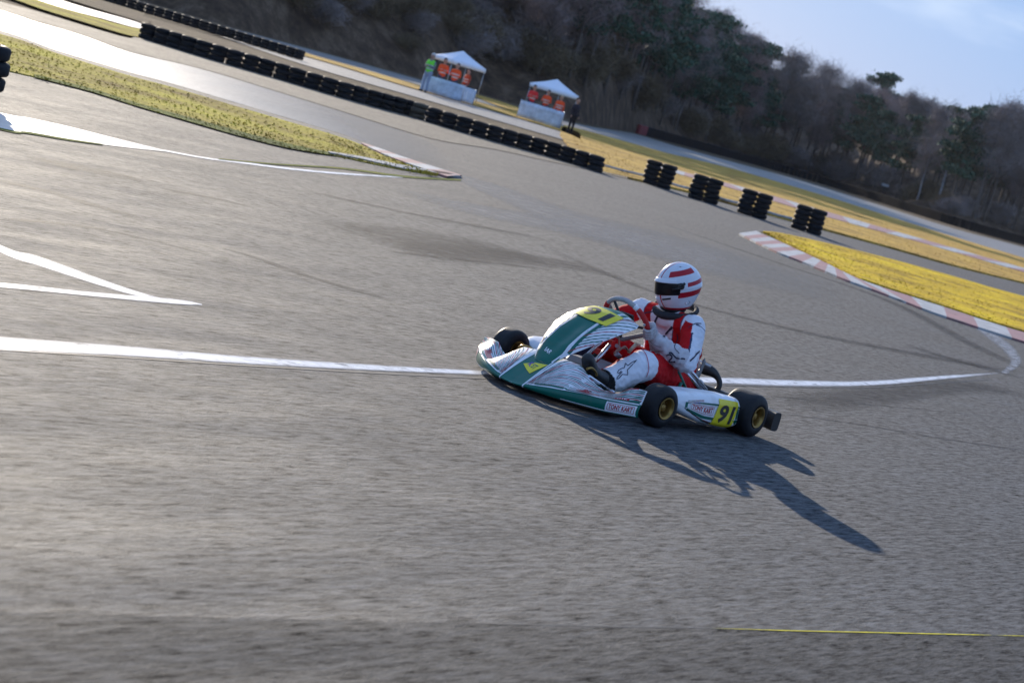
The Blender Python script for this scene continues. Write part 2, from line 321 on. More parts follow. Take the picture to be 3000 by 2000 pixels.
def fading(name, col, rough, lo, hi, amax, st=(.3, 1.6, 1), sc=6):
    m = new_mat(name, col, rough, var=.3, scale=10, spec=.12 if sum(col) < .3 else .35); t = m.node_tree; l = t.links.new; b = t.nodes['Principled BSDF']
    a = t.nodes.new('ShaderNodeAttribute'); a.attribute_name = 'fade'; n = t.nodes.new('ShaderNodeTexNoise'); n.inputs['Scale'].default_value = sc; n.inputs['Detail'].default_value = 6; n.inputs['Roughness'].default_value = .7
    tcn = t.nodes.new('ShaderNodeTexCoord'); mp = t.nodes.new('ShaderNodeMapping'); mp.inputs['Rotation'].default_value = (0, 0, -SANG); mp2 = t.nodes.new('ShaderNodeMapping'); mp2.inputs['Scale'].default_value = st
    l(tcn.outputs['Object'], mp.inputs[0]); l(mp.outputs[0], mp2.inputs[0]); l(mp2.outputs[0], n.inputs['Vector'])
    r = t.nodes.new('ShaderNodeMapRange'); r.inputs[1].default_value = lo; r.inputs[2].default_value = hi; r.inputs[3].default_value = 0; r.inputs[4].default_value = amax; l(n.outputs['Fac'], r.inputs[0])
    mu = t.nodes.new('ShaderNodeMath'); mu.operation = 'MULTIPLY'; l(r.outputs[0], mu.inputs[0]); l(a.outputs['Fac'], mu.inputs[1]); l(mu.outputs[0], b.inputs['Alpha']); return m
M['soft_paint'] = fading('worn_white_paint', (.66, .66, .68), .5, .28, .46, 1., (.4, 1.4, 1), 12)
M['soft_worn'] = fading('faint_white_paint', (.42, .42, .44), .5, .36, .62, .8, (.4, 1.4, 1), 8)
# near white lines
soft_line('painted_line', [(-420, 950), (0, 988), (357, 1014), (714, 1044), (1100, 1069), (1400, 1085), (1750, 1098), (2115, 1106), (2300, 1113), (2478, 1117), (2600, 1113), (2670, 1107), (2800, 1098), (2932, 1090)],
     [(-420, 990), (0, 1022), (357, 1040), (714, 1064), (1100, 1084), (1400, 1096), (1750, 1110), (2115, 1122), (2300, 1129), (2478, 1130), (2600, 1125), (2670, 1119), (2800, 1106), (2932, 1094)], .0025, M['soft_paint'], 400, (0, .08))
band('tar_seam', [(-420, 992), (0, 1024), (357, 1046), (714, 1069), (1400, 1106), (2115, 1126), (2480, 1135), (2650, 1128), (2900, 1110)],
     [(-420, 995), (0, 1026), (357, 1048), (714, 1072), (1400, 1109.5), (2115, 1129), (2480, 1137), (2650, 1130), (2900, 1111)], .0022, M['crack'], 5)
soft_line('painted_line', [(-300, 560), (0, 718), (119, 754), (327, 829), (430, 862), (520, 885)], [(-300, 590), (0, 738), (119, 779), (327, 846), (430, 872), (520, 888)], .0025, M['soft_paint'])
soft_line('painted_line', [(-420, 800), (0, 828), (238, 853), (506, 876), (592, 891)], [(-420, 812), (0, 841), (238, 864), (506, 889), (592, 893)], .0032, M['soft_paint'])
soft_line('worn_line', [(2932, 1090), (2962, 1062), (2945, 1030), (2890, 985), (2820, 938), (2700, 890), (2560, 838)], [(2950, 1094), (2990, 1062), (2972, 1022), (2915, 975), (2840, 930), (2715, 882), (2568, 832)], .002, M['soft_worn'], 160, (0, .4))
M['rubber_mark'] = fading('rubber_mark', (.030, .030, .034), .7, .25, .6, .6)
M['pale_dust'] = fading('pale_dust', (.16, .16, .165), .6, .2, .65, .75)
M['moss'] = fading('yellow_moss', (.70, .58, .01), .9, .34, .5, 1., (.5, 1, 1), 5)
def mark(pts, w0, w1, z=.0012, mat='rubber_mark', name='skid_mark'):
    P = [G(x, y, z) for x, y in spts(pts, 8)]; mb = MB(); N_ = len(P); rows = []
    for i, p in enumerate(P):
        t = (P[min(i+1, N_-1)]-P[max(i-1, 0)]).normalized(); nrm = Vector((-t.y, t.x, 0)); w = (w0+(w1-w0)*i/(N_-1)); rows.append([p+nrm*w*(.5-q/4) for q in range(5)])
    mb.grid(lambda u, v: rows[int(round(u*(N_-1)))][int(round(v*4))], N_-1, 4)
    o = mb.build(name, M[mat]); me = o.data
    if me.polygons[0].normal.z < 0: me.flip_normals()
    if mat in ('rubber_mark', 'pale_dust', 'moss'):
        at = me.color_attributes.new('fade', 'FLOAT_COLOR', 'POINT'); c = []
        for j in range(5):
            for i in range(N_): f = [0, .8, 1, .8, 0][j]*min(1, 5*i/(N_-1), 5*(1-i/(N_-1))); c += [f, f, f, 1]
        at.data.foreach_set('color', c)
    o['kind'] = 'structure'; return o
def fade_band(name, top, bot, z, mat, u0, n=60):
    A = smooth_pts([(x, y, 0) for x, y in top], 12); B = smooth_pts([(x, y, 0) for x, y in bot], 12)
    rs = lambda P, t: P[min(int(t*(len(P)-1)), len(P)-2)].lerp(P[min(int(t*(len(P)-1)), len(P)-2)+1], t*(len(P)-1)-min(int(t*(len(P)-1)), len(P)-2))
    mb = MB(); mb.grid(lambda u, v: (lambda a, b: G(a.x*(1-v)+b.x*v, a.y*(1-v)+b.y*v, z))(rs(A, u), rs(B, u)), n, 4); o = mb.build(name, mat); me = o.data
    if me.polygons[0].normal.z < 0: me.flip_normals()
    at = me.color_attributes.new('fade', 'FLOAT_COLOR', 'POINT'); c = []
    for j in range(5):
        for i in range(n+1): f = max(0, min(1, (1-i/n)/(1-u0))); c += [f, f, f, 1]
    at.data.foreach_set('color', c); o['kind'] = 'structure'; return o
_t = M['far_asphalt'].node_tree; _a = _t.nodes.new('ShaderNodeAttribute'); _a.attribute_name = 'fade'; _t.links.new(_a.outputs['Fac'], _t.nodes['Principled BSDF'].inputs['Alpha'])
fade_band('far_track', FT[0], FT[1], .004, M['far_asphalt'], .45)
soft_line('worn_lane', [(1330, 505), (1500, 556), (1700, 626), (1950, 686), (2200, 758), (2500, 850)], [(1340, 530), (1480, 592), (1680, 680), (1930, 756), (2180, 826), (2480, 896)], .0010, M['pale_dust'], 120, (.06, .3))
soft_line('worn_lane', [(1150, 545), (1400, 600), (1750, 660), (2100, 760)], [(1150, 560), (1380, 625), (1720, 700), (2080, 800)], .0007, M['pale_dust'], 80, (.3, .4))
mark([(1050, 700), (1250, 705), (1450, 730), (1600, 768)], 1.4, 1.2, .0011); mark([(1120, 735), (1350, 760), (1620, 790)], .12, .10, .0014); mark([(1200, 742), (1500, 752), (1800, 800)], .8, .8, .0013)
mark([(2300, 1190), (2550, 1160), (2800, 1130), (3000, 1150)], .5, .6); mark([(2650, 1010), (2820, 1060), (2980, 1100)], .8, .6)
for pts, a, b in (([(635, 724), (740, 752), (900, 808), (1040, 850), (1140, 875)], .16, .30), ([(95, 468), (220, 490), (340, 512), (430, 535)], .45, .6),
                  ([(-50, 520), (120, 556), (290, 606), (420, 640)], .25, .35), ([(460, 550), (620, 580), (720, 602)], .25, .2), ([(2265, 1208), (2500, 1240), (2760, 1284), (3100, 1335)], .05, .10),
                  ([(1560, 705), (1900, 850), (2300, 960), (2700, 1040), (3000, 1090)], .3, .45), ([(1900, 640), (2250, 760), (2600, 880), (2850, 1010), (3000, 1080)], .4, .5),
                  ([(900, 560), (1200, 625), (1600, 700)], .3, .25), ([(0, 640), (300, 672), (700, 770)], .12, .12), ([(1300, 1120), (1800, 1290), (2300, 1420), (3000, 1560)], .012, .02),
                  ([(2100, 1150), (2500, 1180), (3000, 1230)], .03, .03)):
    mark(pts, a, b)
mark([(1300, 1822), (1800, 1834), (2106, 1839), (2310, 1846), (3200, 1866)], .007, .010, .0016, 'crack', 'tar_seam')
mark([(2080, 1838.5), (2200, 1842), (2330, 1846), (2560, 1851), (2780, 1856), (3200, 1866)], .008, .020, .003, 'moss', 'moss_strip')

def tufts(name, top, bot, n, h, mat, seed, x0=0, x1=1):
    r = np.random.default_rng(seed); A = smooth_pts([(x, y, 0) for x, y in top], 10); B = smooth_pts([(x, y, 0) for x, y in bot], 10); V = []
    for k in range(n):
        u = r.random()*(x1-x0)+x0; v = r.random(); a = A[int(u*(len(A)-1))]; b = B[int(u*(len(B)-1))]; x = a.x*(1-v)+b.x*v+r.normal()*6; y = a.y*(1-v)+b.y*v
        p = G(x, y, .028); hh = h*(.4+r.random())*(.6+.8*max(0, noise.noise(p*.6)+.4)); an = r.random()*3.14; dx, dy = math.cos(an)*.02, math.sin(an)*.02; lx, ly = r.normal(size=2)*hh*.5
        V += [(p.x-dx, p.y-dy, p.z), (p.x+dx, p.y+dy, p.z), (p.x+lx+dx*.3, p.y+ly+dy*.3, p.z+hh), (p.x+lx-dx*.3, p.y+ly-dy*.3, p.z+hh)]
    me = faces_mesh(name, np.array(V), mat); o = link(name, me); tag(o, kind='stuff'); return o
TUFTS = [('grass', ri_top, ri_bot, 2500, .014, 'grass_yellow', 1), ('grass', isl_top, isl_bot, 3000, .016, 'grass_olive', 2), ('grass', field_hi[2:], field_lo, 3000, .022, 'grass_orange', 3)]

# ------------------------------------------------------------------ tyre barriers
def tyre_mesh(name, R=.27, w=.16, mat=None, n=20):
    mb = MB(); r = R*.55
    prof = [(-w/2, r), (-w/2-.004, R*.75), (-w/2+.012, R*.93), (-w*.28, R), (w*.28, R), (w/2-.012, R*.93), (w/2+.004, R*.75), (w/2, r), (0, r*.97)]
    mb.lathe(prof, axis=(0, 0, 1), n=n, closed=True); return mb.build(name, mat or M['wall_tyre'], link_it=False, fix=True)
T_BLK = tyre_mesh('tyre'); T_DST = tyre_mesh('dusty_tyre', mat=M['dusty_tyre']); T_RED = tyre_mesh('red_tyre', mat=M['red_tyre'])
def stack(p, n, label, group, me=None, sc=1.):
    e = empty('tyre_stack', (p.x, p.y, 0), random.uniform(0, 6)); e.scale = (sc, sc, sc); tag(e, label, 'tyre stack', group)
    for k in range(n):
        o = link('tyre', me or T_BLK, e); o.location = (random.uniform(-.03, .03), random.uniform(-.03, .03), .085+k*.165); o.rotation_euler = (random.uniform(-.03, .03), random.uniform(-.03, .03), random.uniform(0, 6))
    return e
def along(px, step):
    P = [G(x, y) for x, y in spts(px, 8)]; res = [P[0]]; acc = 0
    for i in range(1, len(P)):
        seg = P[i]-P[i-1]; l = seg.length; t = step-acc
        while t <= l: res.append(P[i-1]+seg*(t/l)); t += step
        acc = (acc+l) % step if False else l-(t-step)
    return res
wallA = along([(430, 118), (620, 176), (800, 228), (1013, 291), (1208, 343)], .43)
for p in wallA: stack(p, 3, 'low black tyre stack in the long barrier along the middle track verge', 'tyre stacks of the middle barrier', sc=.84)
for p in along([(1222, 348), (1240, 353)], .5)[:1]: stack(p, 3, 'dusty brown tyre stack filling the break in the middle barrier', 'tyre stacks of the middle barrier', me=T_DST, sc=.84)
for p in along([(1266, 362), (1400, 402), (1587, 454), (1700, 488), (1745, 502)], .43): stack(p, 3, 'low black tyre stack in the short barrier section right of the dusty stack', 'tyre stacks of the middle barrier', sc=.82)
for p in along([(130, -55), (300, 2), (500, 62), (700, 122), (885, 178)], .43): stack(p, 3, 'black tyre stack in the barrier behind, left of the tents', 'tyre stacks of the rear barrier', sc=.82)
def block_mesh(n, mat, name='tyre_stack'):
    mb = MB()
    for k in range(n):
        z = .085+k*.165; prof = [(z-.08, .15), (z-.084, .2), (z-.068, .25), (z-.045, .27), (z+.045, .27), (z+.068, .25), (z+.084, .2), (z+.08, .15), (z, .26*.55)]
        mb.lathe(prof, axis=(0, 0, 1), n=14, closed=True)
    return mb.build(name, mat, link_it=False, fix=True)
M['far_tyre'] = new_mat('far_wall_tyre', (.012, .012, .015), .9, var=.4, scale=3, spec=.08)
FB = block_mesh(5, M['far_tyre']); FR = block_mesh(5, M['red_tyre'])
wc = along([(1868, 392), (1961, 416), (2142, 464), (2323, 515), (2493, 566), (2790, 660), (3000, 718), (3200, 772)], .52)
for i, p in enumerate(wc):
    o = link('tyre_stack', FR if i < 5 else FB); o.location = (p.x, p.y, 0); o.rotation_euler = (0, 0, i)
    tag(o, 'red painted tyre stack at the start of the far barrier' if i < 5 else 'black tyre stack in the far barrier before the forest', 'tyre stack', 'tyre stacks of the far barrier')
for i, (x, y) in enumerate(((1922, 545), (2056, 588), (2200, 632), (2360, 678))):
    a, b = G(x-22, y-6), G(x+22, y+7)
    d = Vector((rt.x, rt.y, 0)).normalized(); c = (a+b)/2; nm = ['first', 'second', 'third', 'last'][i]
    for k, q in (('left', c-d*.20), ('right', c+d*.20)):
        stack(q, 5, '%s tyre stack of the %s loose pair after the middle barrier' % (k, nm), 'paired tyre stacks beside the track', sc=.80)
p = G(-80, 300); stack(p, 4, 'black tyre stack cut off by the left edge of the photo', 'tyre stack by the left grass island', sc=.95)
# pale low boards between the pairs
for i, (xa, ya, xb, yb) in enumerate(((1772, 494), (1880, 524)) and ((1772, 496, 1885, 524), (1955, 545, 2018, 562), (2092, 586, 2160, 604), (2238, 628, 2318, 650))):
    a, b = G(xa, ya), G(xb, yb); mb = MB(); d = (b-a); ang = math.atan2(d.y, d.x)
    mb.tube([a+Vector((0, 0, .10)), (a+b)/2+Vector((0, 0, .085)), b+Vector((0, 0, .10))], .035, n=10)
    tag(mb.build('guide_pipe', M['kerb_white']), ['long pale pipe on the ground between the barrier end and the first tyre pair', 'pale pipe on the ground between first and second tyre pair', 'pale pipe on the ground between second and third tyre pair', 'pale pipe on the ground between third and last tyre pair'][i], 'pipe', 'pale pipes between the tyre pairs')

# ------------------------------------------------------------------ hillside
hb = [(-500, -290), (-100, -145), (200, -60), (400, -6), (640, 66), (900, 136), (1190, 216), (1420, 277), (1683, 352), (1853, 384), (1961, 408), (2142, 455), (2323, 506), (2493, 556), (2790, 650), (3000, 708), (3300, 795), (3900, 965)]
HB = [G(x, y) for x, y in spts(hb, 4)]
def hillz(s, u):                                     # u along 0..1 (left..right), s metres behind the foot
    k = 1/(1+math.exp((u-.50)*16))
    return (1-math.exp(-s/26))*(15*k+2.2*(1-k)) + min(s, 6)*.05 + (1-k)*8.5/(1+math.exp((52-s)/6))
mb = MB(); NS = 26; N_ = len(HB)
def hp(u, v):
    i = u*(N_-1); j = int(min(i, N_-2)); p = HB[j].lerp(HB[j+1], i-j); d = Vector((p.x-CAM.x, p.y-CAM.y, 0)).normalized(); s = (v**1.6)*160
    q = p+d*(s+5*min(1, max(0, u-.5)*5)); h = hillz(s, u); q.z = -.045+h+(noise.noise(q*.09)*1.1+noise.noise(q*.4)*.3)*min(1, s/5); return q
mb.grid(hp, 170, NS)
hill = mb.build('hillside', M['hill'], fix=False); hill['kind'] = 'structure'
def hill_pt(x, s):                                   # a point on the hillside above photo column x
    i = interp(x, [p[0] for p in spts(hb, 4)], list(range(N_))); u = i/(N_-1)
    return hp(u, (s/160)**(1/1.6))

# ------------------------------------------------------------------ trees and shrubs
M['bark'] = new_mat('bark', (.11, .09, .078), .9, var=.4, scale=6)
M['birch'] = new_mat('birch_bark', (.42, .42, .44), .8, var=.4, scale=5)
M['twig'] = new_mat('bare_twigs', (.25, .205, .19), .9, var=.45, scale=.5)
M['twig2'] = new_mat('bare_twigs_red', (.27, .20, .185), .9, var=.45, scale=.5)
M['needle'] = new_mat('pine_needles', (.034, .095, .052), .8, var=.5, scale=.7)
M['shrub'] = new_mat('dry_shrub', (.15, .11, .06), .9, var=.5, scale=.8)
def clump_faces(n, cen, rad, size, asp, r):
    c = cen + rad*(r.normal(size=(n, 3))*.42); d = r.normal(size=(n, 3)); d /= np.linalg.norm(d, axis=1)[:, None]
    e = np.cross(d, r.normal(size=(n, 3))); e /= np.linalg.norm(e, axis=1)[:, None]
    s = size*(.6+.8*r.random((n, 1))); w = s*asp
    return np.stack([c-d*s-e*w, c+d*s-e*w*.6, c+d*s*1.1+e*w*.6, c-d*s+e*w], 1).reshape(-1, 3)
def faces_mesh(name, V, mat, parent=None):
    n = len(V)//4; me = bpy.data.meshes.new(name); me.vertices.add(len(V)); me.vertices.foreach_set('co', V.astype('f').ravel())
    me.loops.add(len(V)); me.loops.foreach_set('vertex_index', np.arange(len(V), dtype='i')); me.polygons.add(n); me.polygons.foreach_set('loop_start', np.arange(0, len(V), 4, dtype='i'))
    me.update(calc_edges=True); me.materials.append(mat); return me
for a_ in TUFTS: tufts(a_[0], a_[1], a_[2], a_[3], a_[4], M[a_[5]], a_[6])
def trunk_mesh(h, r, limbs, seed, mat, up_=.55):
    R = random.Random(seed); mb = MB(); pts = [Vector((0, 0, -.3))]; x = y = 0
    for k in range(1, 8):
        x += R.uniform(-.12, .12); y += R.uniform(-.12, .12); pts.append(Vector((x, y, h*k/7)))
    mb.tube(pts, [r*(1-.85*k/7) for k in range(8)], n=8); tips = []
    for k in range(limbs):
        t = R.uniform(.3, .93); i = int(t*7); p = pts[i].lerp(pts[min(i+1, 7)], t*7-i); a = R.uniform(0, 6.28); l = h*R.uniform(.14, .26)*(1.15-t*.6)
        e = p+Vector((math.cos(a)*l, math.sin(a)*l, l*up_)); m_ = p.lerp(e, .5)+Vector((0, 0, l*.08))
        mb.tube([p, m_, e], [r*.32*(1.1-t), r*.2*(1.1-t), .015], n=5); tips += [m_, e]
    return mb.build('trunk', mat, link_it=False), tips
protos = {'bare': [], 'pine': [], 'birch': []}
for i in range(4):
    h = 10.5+i*.7; tm, tips = trunk_mesh(h, .17, 26, 40+i, M['bark'], .9); r = np.random.default_rng(i)
    V = [clump_faces(120, np.array(t)+[0, 0, .3], np.array([1.2, 1.2, 1.0]), .36, .034, r) for t in tips]
    V.append(clump_faces(900, np.array([0, 0, h*.78]), np.array([2.4, 2.4, h*.30]), .42, .032, r))
    protos['bare'].append((tm, faces_mesh('crown', np.concatenate(V), M['twig'] if i % 2 else M['twig2']), h))
for i in range(4):
    h = 11+i*.8; tm, tips = trunk_mesh(h, .19, 22, 60+i, M['bark'], .25); r = np.random.default_rng(20+i); V = []
    for t in tips:
        if t.z > h*.35: V.append(clump_faces(110, np.array(t)+[0, 0, .15], np.array([1.05, 1.05, .5]), .17, .45, r))
    for k in range(9): V.append(clump_faces(120, np.array([0, 0, h*(.55+.05*k)]), np.array([1.5-.12*k, 1.5-.12*k, .5]), .17, .45, r))
    protos['pine'].append((tm, faces_mesh('crown', np.concatenate(V), M['needle']), h))
for i in range(2):
    h = 9.5+i; tm, tips = trunk_mesh(h, .13, 20, 80+i, M['birch'], 1.0); r = np.random.default_rng(50+i)
    V = [clump_faces(60, np.array(t), np.array([.9, .9, .9]), .35, .04, r) for t in tips]
    protos['birch'].append((tm, faces_mesh('crown', np.concatenate(V), M['twig']), h))
shr = []
for i in range(4):
    r = np.random.default_rng(90+i); V = [clump_faces(420, np.array([r.uniform(-.6, .6), r.uniform(-.6, .6), .7+.3*k/3]), np.array([.9, .9, .8]), .26, .045, r) for k in range(7)]
    shr.append(faces_mesh('shrub', np.concatenate(V), M['shrub'] if i % 2 else M['twig']))
R = random.Random(11)
LBL = {'bare': ('bare brown deciduous tree in the %s part of the forest', 'bare_tree'), 'pine': ('dark green pine tree in the %s part of the forest', 'pine_tree'), 'birch': ('pale trunked bare birch in the %s part of the forest', 'birch_tree')}
def part_of(x): return 'left' if x < 1450 else 'middle' if x < 2250 else 'right'
def plant(kind, x, s, sc=1., only=None):
    tm, cm, h = R.choice(protos[kind]); p = hill_pt(x, s); lb, nm = LBL[kind]; dep = 'front edge' if s < 10 else 'second rank' if s < 15 else 'middle depth' if s < 22 else 'back'
    e = empty(nm, (p.x, p.y, p.z-.1), R.uniform(0, 6.28)); e.scale = (sc*R.uniform(.9, 1.15),)*2+(sc,)
    link('trunk', tm, e); link('crown', cm, e)
    tag(e, lb % part_of(x)+', at its '+dep, 'tree', {'bare': 'bare trees', 'pine': 'pines', 'birch': 'birches'}[kind]+' in the %s part of the forest, %s' % (part_of(x), dep)); return e
for row, (s, dx) in enumerate(((7, 62), (12, 62), (18, 66), (25, 72), (34, 78))):
    x = 1500+row*17
    while x < 3120:
        pine = R.random() < (.22+.14*row)*(1.25 if x < 1900 else .8)
        birch = (not pine) and row < 2 and (2620 < x < 2950 and R.random() < .5)
        plant('pine' if pine else 'birch' if birch else 'bare', x+R.uniform(-18, 18), s+R.uniform(-2, 2), R.uniform(.84, 1.08)*(1.0 if x > 1900 else .95)); x += dx*R.uniform(.8, 1.2)
for x, s, sc in ((1640, 9, 1.1), (1700, 12, 1.15), (1740, 8, 1.1), (1790, 14, 1.2), (1800, 10, 1.0), (1830, 7, 1.05), (1870, 9, 1.08), (1900, 12, 1.1), (1950, 13, 1.1), (1990, 10, 1.05), (2100, 12, .98), (2230, 16, 1.0), (2420, 20, 1.02), (2500, 30, 1.1), (2740, 26, 1.1), (2930, 22, 1.05)): plant('pine', x, s, sc)
for s, x0, dx in ((16, 820, 105), (24, 950, 110), (34, 1000, 120)):
    x = x0
    while x < 1520: plant('pine' if R.random() < .45 else 'bare', x+R.uniform(-30, 30), s+R.uniform(-3, 3), R.uniform(.7, .95)); x += dx
for i in range(75):
    x = R.uniform(380, 1500); s = R.uniform(2.5, 26); p = hill_pt(x, s); o = link('shrub', R.choice(shr)); o.location = (p.x, p.y, p.z-.2); k = R.uniform(.5, 1.0); o.scale = (k*1.5, k*1.5, k); o.rotation_euler = (0, 0, R.uniform(0, 6)); tag(o, 'dry brown shrub on the open slope left of and above the tents', 'shrub', 'shrubs on the open slope')
for i in range(95):
    x = R.uniform(480, 3050); s = R.uniform(3.5, 15) if x > 1500 else R.uniform(5, 22); p = hill_pt(x, s); o = link('shrub', R.choice(shr)); o.location = (p.x, p.y, p.z-.15)
    k = R.uniform(.7, 1.3)*(1.0 if x < 1500 else 1.35); o.scale = (k*1.3, k*1.3, k); o.rotation_euler = (0, 0, R.uniform(0, 6))
    w = 'on the bank behind the tents' if x < 1700 else 'at the foot of the forest behind the far barrier'
    tag(o, 'low bare brown shrub '+w, 'shrub', 'shrubs '+w)
# small white boards among the trees
M['white'] = new_mat('white_plastic', (.62, .63, .66), .4, var=.06, scale=4)
for (x, s, w, lb) in ((2582, 3.0, .9, 'small white board on a post at the forest foot on the right'), (1796, 9.0, .9, 'small white board on a post up the bank beside the right tent')):
    p = hill_pt(x, s); e = empty('sign_board', (p.x, p.y, p.z), YAW+math.pi/2); tag(e, lb, 'sign')
    MB().tube([(0, 0, -.3), (0, 0, 1.5)], .04, n=8).build('post', M['bark'], e); MB().box((0, .06, 1.45), (w, .04, .35)).build('board', M['white'], e)

# ------------------------------------------------------------------ bodies
def capsule(a, b, ra, rb, sx=None):
    a, b = Vector(a), Vector(b); d = b-a
    if d.length < 1e-5: d = Vector((0, 0, 1e-4))
    t = d.normalized(); q = t.orthogonal().normalized(); w = t.cross(q); n = 14; vs = []; rings = []
    for k in range(1, 5): an = -math.pi/2+k*math.pi/8; rings.append((a+t*(math.sin(an)*ra), math.cos(an)*ra))
    for k in range(0, 4): an = k*math.pi/8; rings.append((b+t*(math.sin(an)*rb), math.cos(an)*rb))
    vs = [a-t*ra]
    for c, r in rings:
        for i in range(n): an = 2*math.pi*i/n; vs.append(c+(q*math.cos(an)+w*math.sin(an))*r)
    vs.append(b+t*rb); m = len(rings); fs = []
    for i in range(n): i2 = (i+1) % n; fs.append((0, 1+i2, 1+i)); fs.append((len(vs)-1, 1+(m-1)*n+i, 1+(m-1)*n+i2))
    for j in range(m-1):
        for i in range(n): i2 = (i+1) % n; fs.append((1+j*n+i, 1+j*n+i2, 1+(j+1)*n+i2, 1+(j+1)*n+i))
    return vs, fs
def blob(name, prims, voxel, iters=6, link_parent=None, mat=None, colfn=None, disp=None):
    """union of tapered capsules, remeshed to ONE continuous skin"""
    mb = MB()
    for p in prims: mb.add(*capsule(*p[:4]))
    me = mb.build(name+'_tmp', [], link_it=False); o = bpy.data.objects.new('tmp', me); COL.objects.link(o)
    md = o.modifiers.new('r', 'REMESH'); md.mode = 'VOXEL'; md.voxel_size = voxel; md.use_smooth_shade = True
    sm = o.modifiers.new('s', 'SMOOTH'); sm.iterations = iters; sm.factor = .5
    dg = bpy.context.evaluated_depsgraph_get(); dg.update(); res = bpy.data.meshes.new_from_object(o.evaluated_get(dg)); bpy.data.objects.remove(o)
    res.name = name
    n = len(res.vertices); co = np.empty(n*3, 'f'); res.vertices.foreach_get('co', co); co = co.reshape(-1, 3)
    if disp is not None:
        no = np.empty(n*3, 'f'); res.vertices.foreach_get('normal', no); no = no.reshape(-1, 3); co = co+no*np.array([disp(c) for c in co])[:, None].astype('f'); res.vertices.foreach_set('co', co.ravel())
    if colfn is not None:
        at = res.color_attributes.new('paint', 'FLOAT_COLOR', 'POINT'); c = np.ones((n, 4), 'f'); c[:, :3] = colfn(co, prims); at.data.foreach_set('color', c.ravel())
    res.polygons.foreach_set('use_smooth', [True]*len(res.polygons)); res.materials.clear(); res.materials.append(mat); res.update()
    return link(name, res, link_parent)
def seg_dist(P, a, b, ra, rb):
    a = np.array(a, 'f'); b = np.array(b, 'f'); d = b-a; L2 = max(float(d@d), 1e-9); t = np.clip(((P-a)@d)/L2, 0, 1); q = a+t[:, None]*d
    return np.linalg.norm(P-q, axis=1)-(ra+(rb-ra)*t), t
def bone_ids(P, prims):
    D = np.stack([seg_dist(P, *p[:4])[0] for p in prims], 1); return D.argmin(1)
M['painted'] = new_mat('clothing', attr='paint', rough=.85, bump=.4, bscale=45, spec=.2, var=.08, scale=9)

# ------------------------------------------------------------------ marshal posts
def far_person(p, face, label, top, legs, vest=None, arms='down', h=1.72, cap=None, group=None):
    s = h/1.75; sg = 1
    pr = [((0, -.08, .9), (0, .08, .9), .13, .13, 'hip'), ((0, 0, .95), (0, 0, 1.15), .14, .15, 'torso'), ((0, -.1, 1.3), (0, .1, 1.3), .13, .13, 'torso'), ((0, 0, 1.2), (0, 0, 1.35), .16, .15, 'torso'),
          ((0, -.16, 1.4), (0, .16, 1.4), .08, .08, 'torso'), ((0, 0, 1.45), (0, 0, 1.55), .06, .055, 'skin'), ((0, 0, 1.62), (.015, 0, 1.68), .095, .1, 'skin'), ((.1, 0, 1.64), (.125, 0, 1.625), .02, .018, 'skin'),
          ((0, .08, 1.65), (0, .115, 1.65), .02, .02, 'skin'), ((0, -.08, 1.65), (0, -.115, 1.65), .02, .02, 'skin')]
    for y in (-1, 1):
        pr += [((0, .1*y, .88), (.02, .12*y, .48), .1, .07, 'leg'), ((.02, .12*y, .48), (-.01, .13*y, .1), .068, .05, 'leg'), ((-.02, .13*y, .05), (.16, .15*y, .045), .05, .04, 'shoe')]
        if arms == 'down': e, w = (-.02, .26*y, 1.13), (.08, .27*y, .9)
        elif arms == 'fold': e, w = (.03, .25*y, 1.14), (.22, .06*y, 1.2)
        else: e, w = (.02, .27*y, 1.15), (.24, .2*y, 1.12)
        w2 = tuple(Vector(w)+(Vector(w)-Vector(e)).normalized()*.09)
        pr += [((0, .2*y, 1.39), e, .065, .05, 'sleeve'), (e, w, .05, .035, 'sleeve'), (w, w2, .035, .03, 'skin')]
    pr = [(tuple(Vector(a)*s), tuple(Vector(b)*s), ra*s, rb*s, k) for a, b, ra, rb, k in pr]
    C = {'hip': legs, 'leg': legs, 'torso': top, 'sleeve': top, 'skin': (.45, .27, .2), 'shoe': (.02, .02, .02)}
    o = blob('person', pr, .028, 3, None, M['painted'], lambda P, q: np.array([C[q[i][4]] for i in bone_ids(P, q)]))
    o.location = p; o.rotation_euler = (0, 0, face); tag(o, label, 'person', group)
    if vest:
        vp = [((0, -.1*s, 1.28*s), (0, .1*s, 1.28*s), .16*s, .16*s), ((0, 0, 1.0*s), (0, 0, 1.3*s), .17*s, .18*s), ((0, -.15*s, 1.39*s), (0, .15*s, 1.39*s), .095*s, .095*s)]
        def vc(P, q):
            c = np.tile(np.array(vest, 'f'), (len(P), 1)); b = (np.abs(P[:, 2]/s-1.08) < .03) | (np.abs(P[:, 2]/s-1.22) < .03); c[b] = (.6, .6, .6); return c
        blob('safety_vest', vp, .028, 3, o, M['painted'], vc)
    hc = cap or (.03, .02, .015)
    blob('cap' if cap else 'hair', [((-.01*s, 0, 1.70*s), (-.02*s, 0, 1.72*s), .1*s, .1*s)] + ([((.08*s, 0, 1.735*s), (.15*s, 0, 1.725*s), .03*s, .02*s)] if cap else []), .02, 2, o, M['painted'], lambda P, q: np.tile(np.array(hc, 'f'), (len(P), 1)))
    return o
M['canopy'] = new_mat('white_canopy_cloth', (.82, .84, .92), .7, var=.05, scale=2); M['steel'] = new_mat('steel', (.45, .46, .48), .35, metal=.9)
M['halfwall'] = new_mat('pale_blue_side_wall', (.60, .66, .76), .7, var=.35, scale=2.5, dirt=((.28, .36, .5), 1.5, .6))
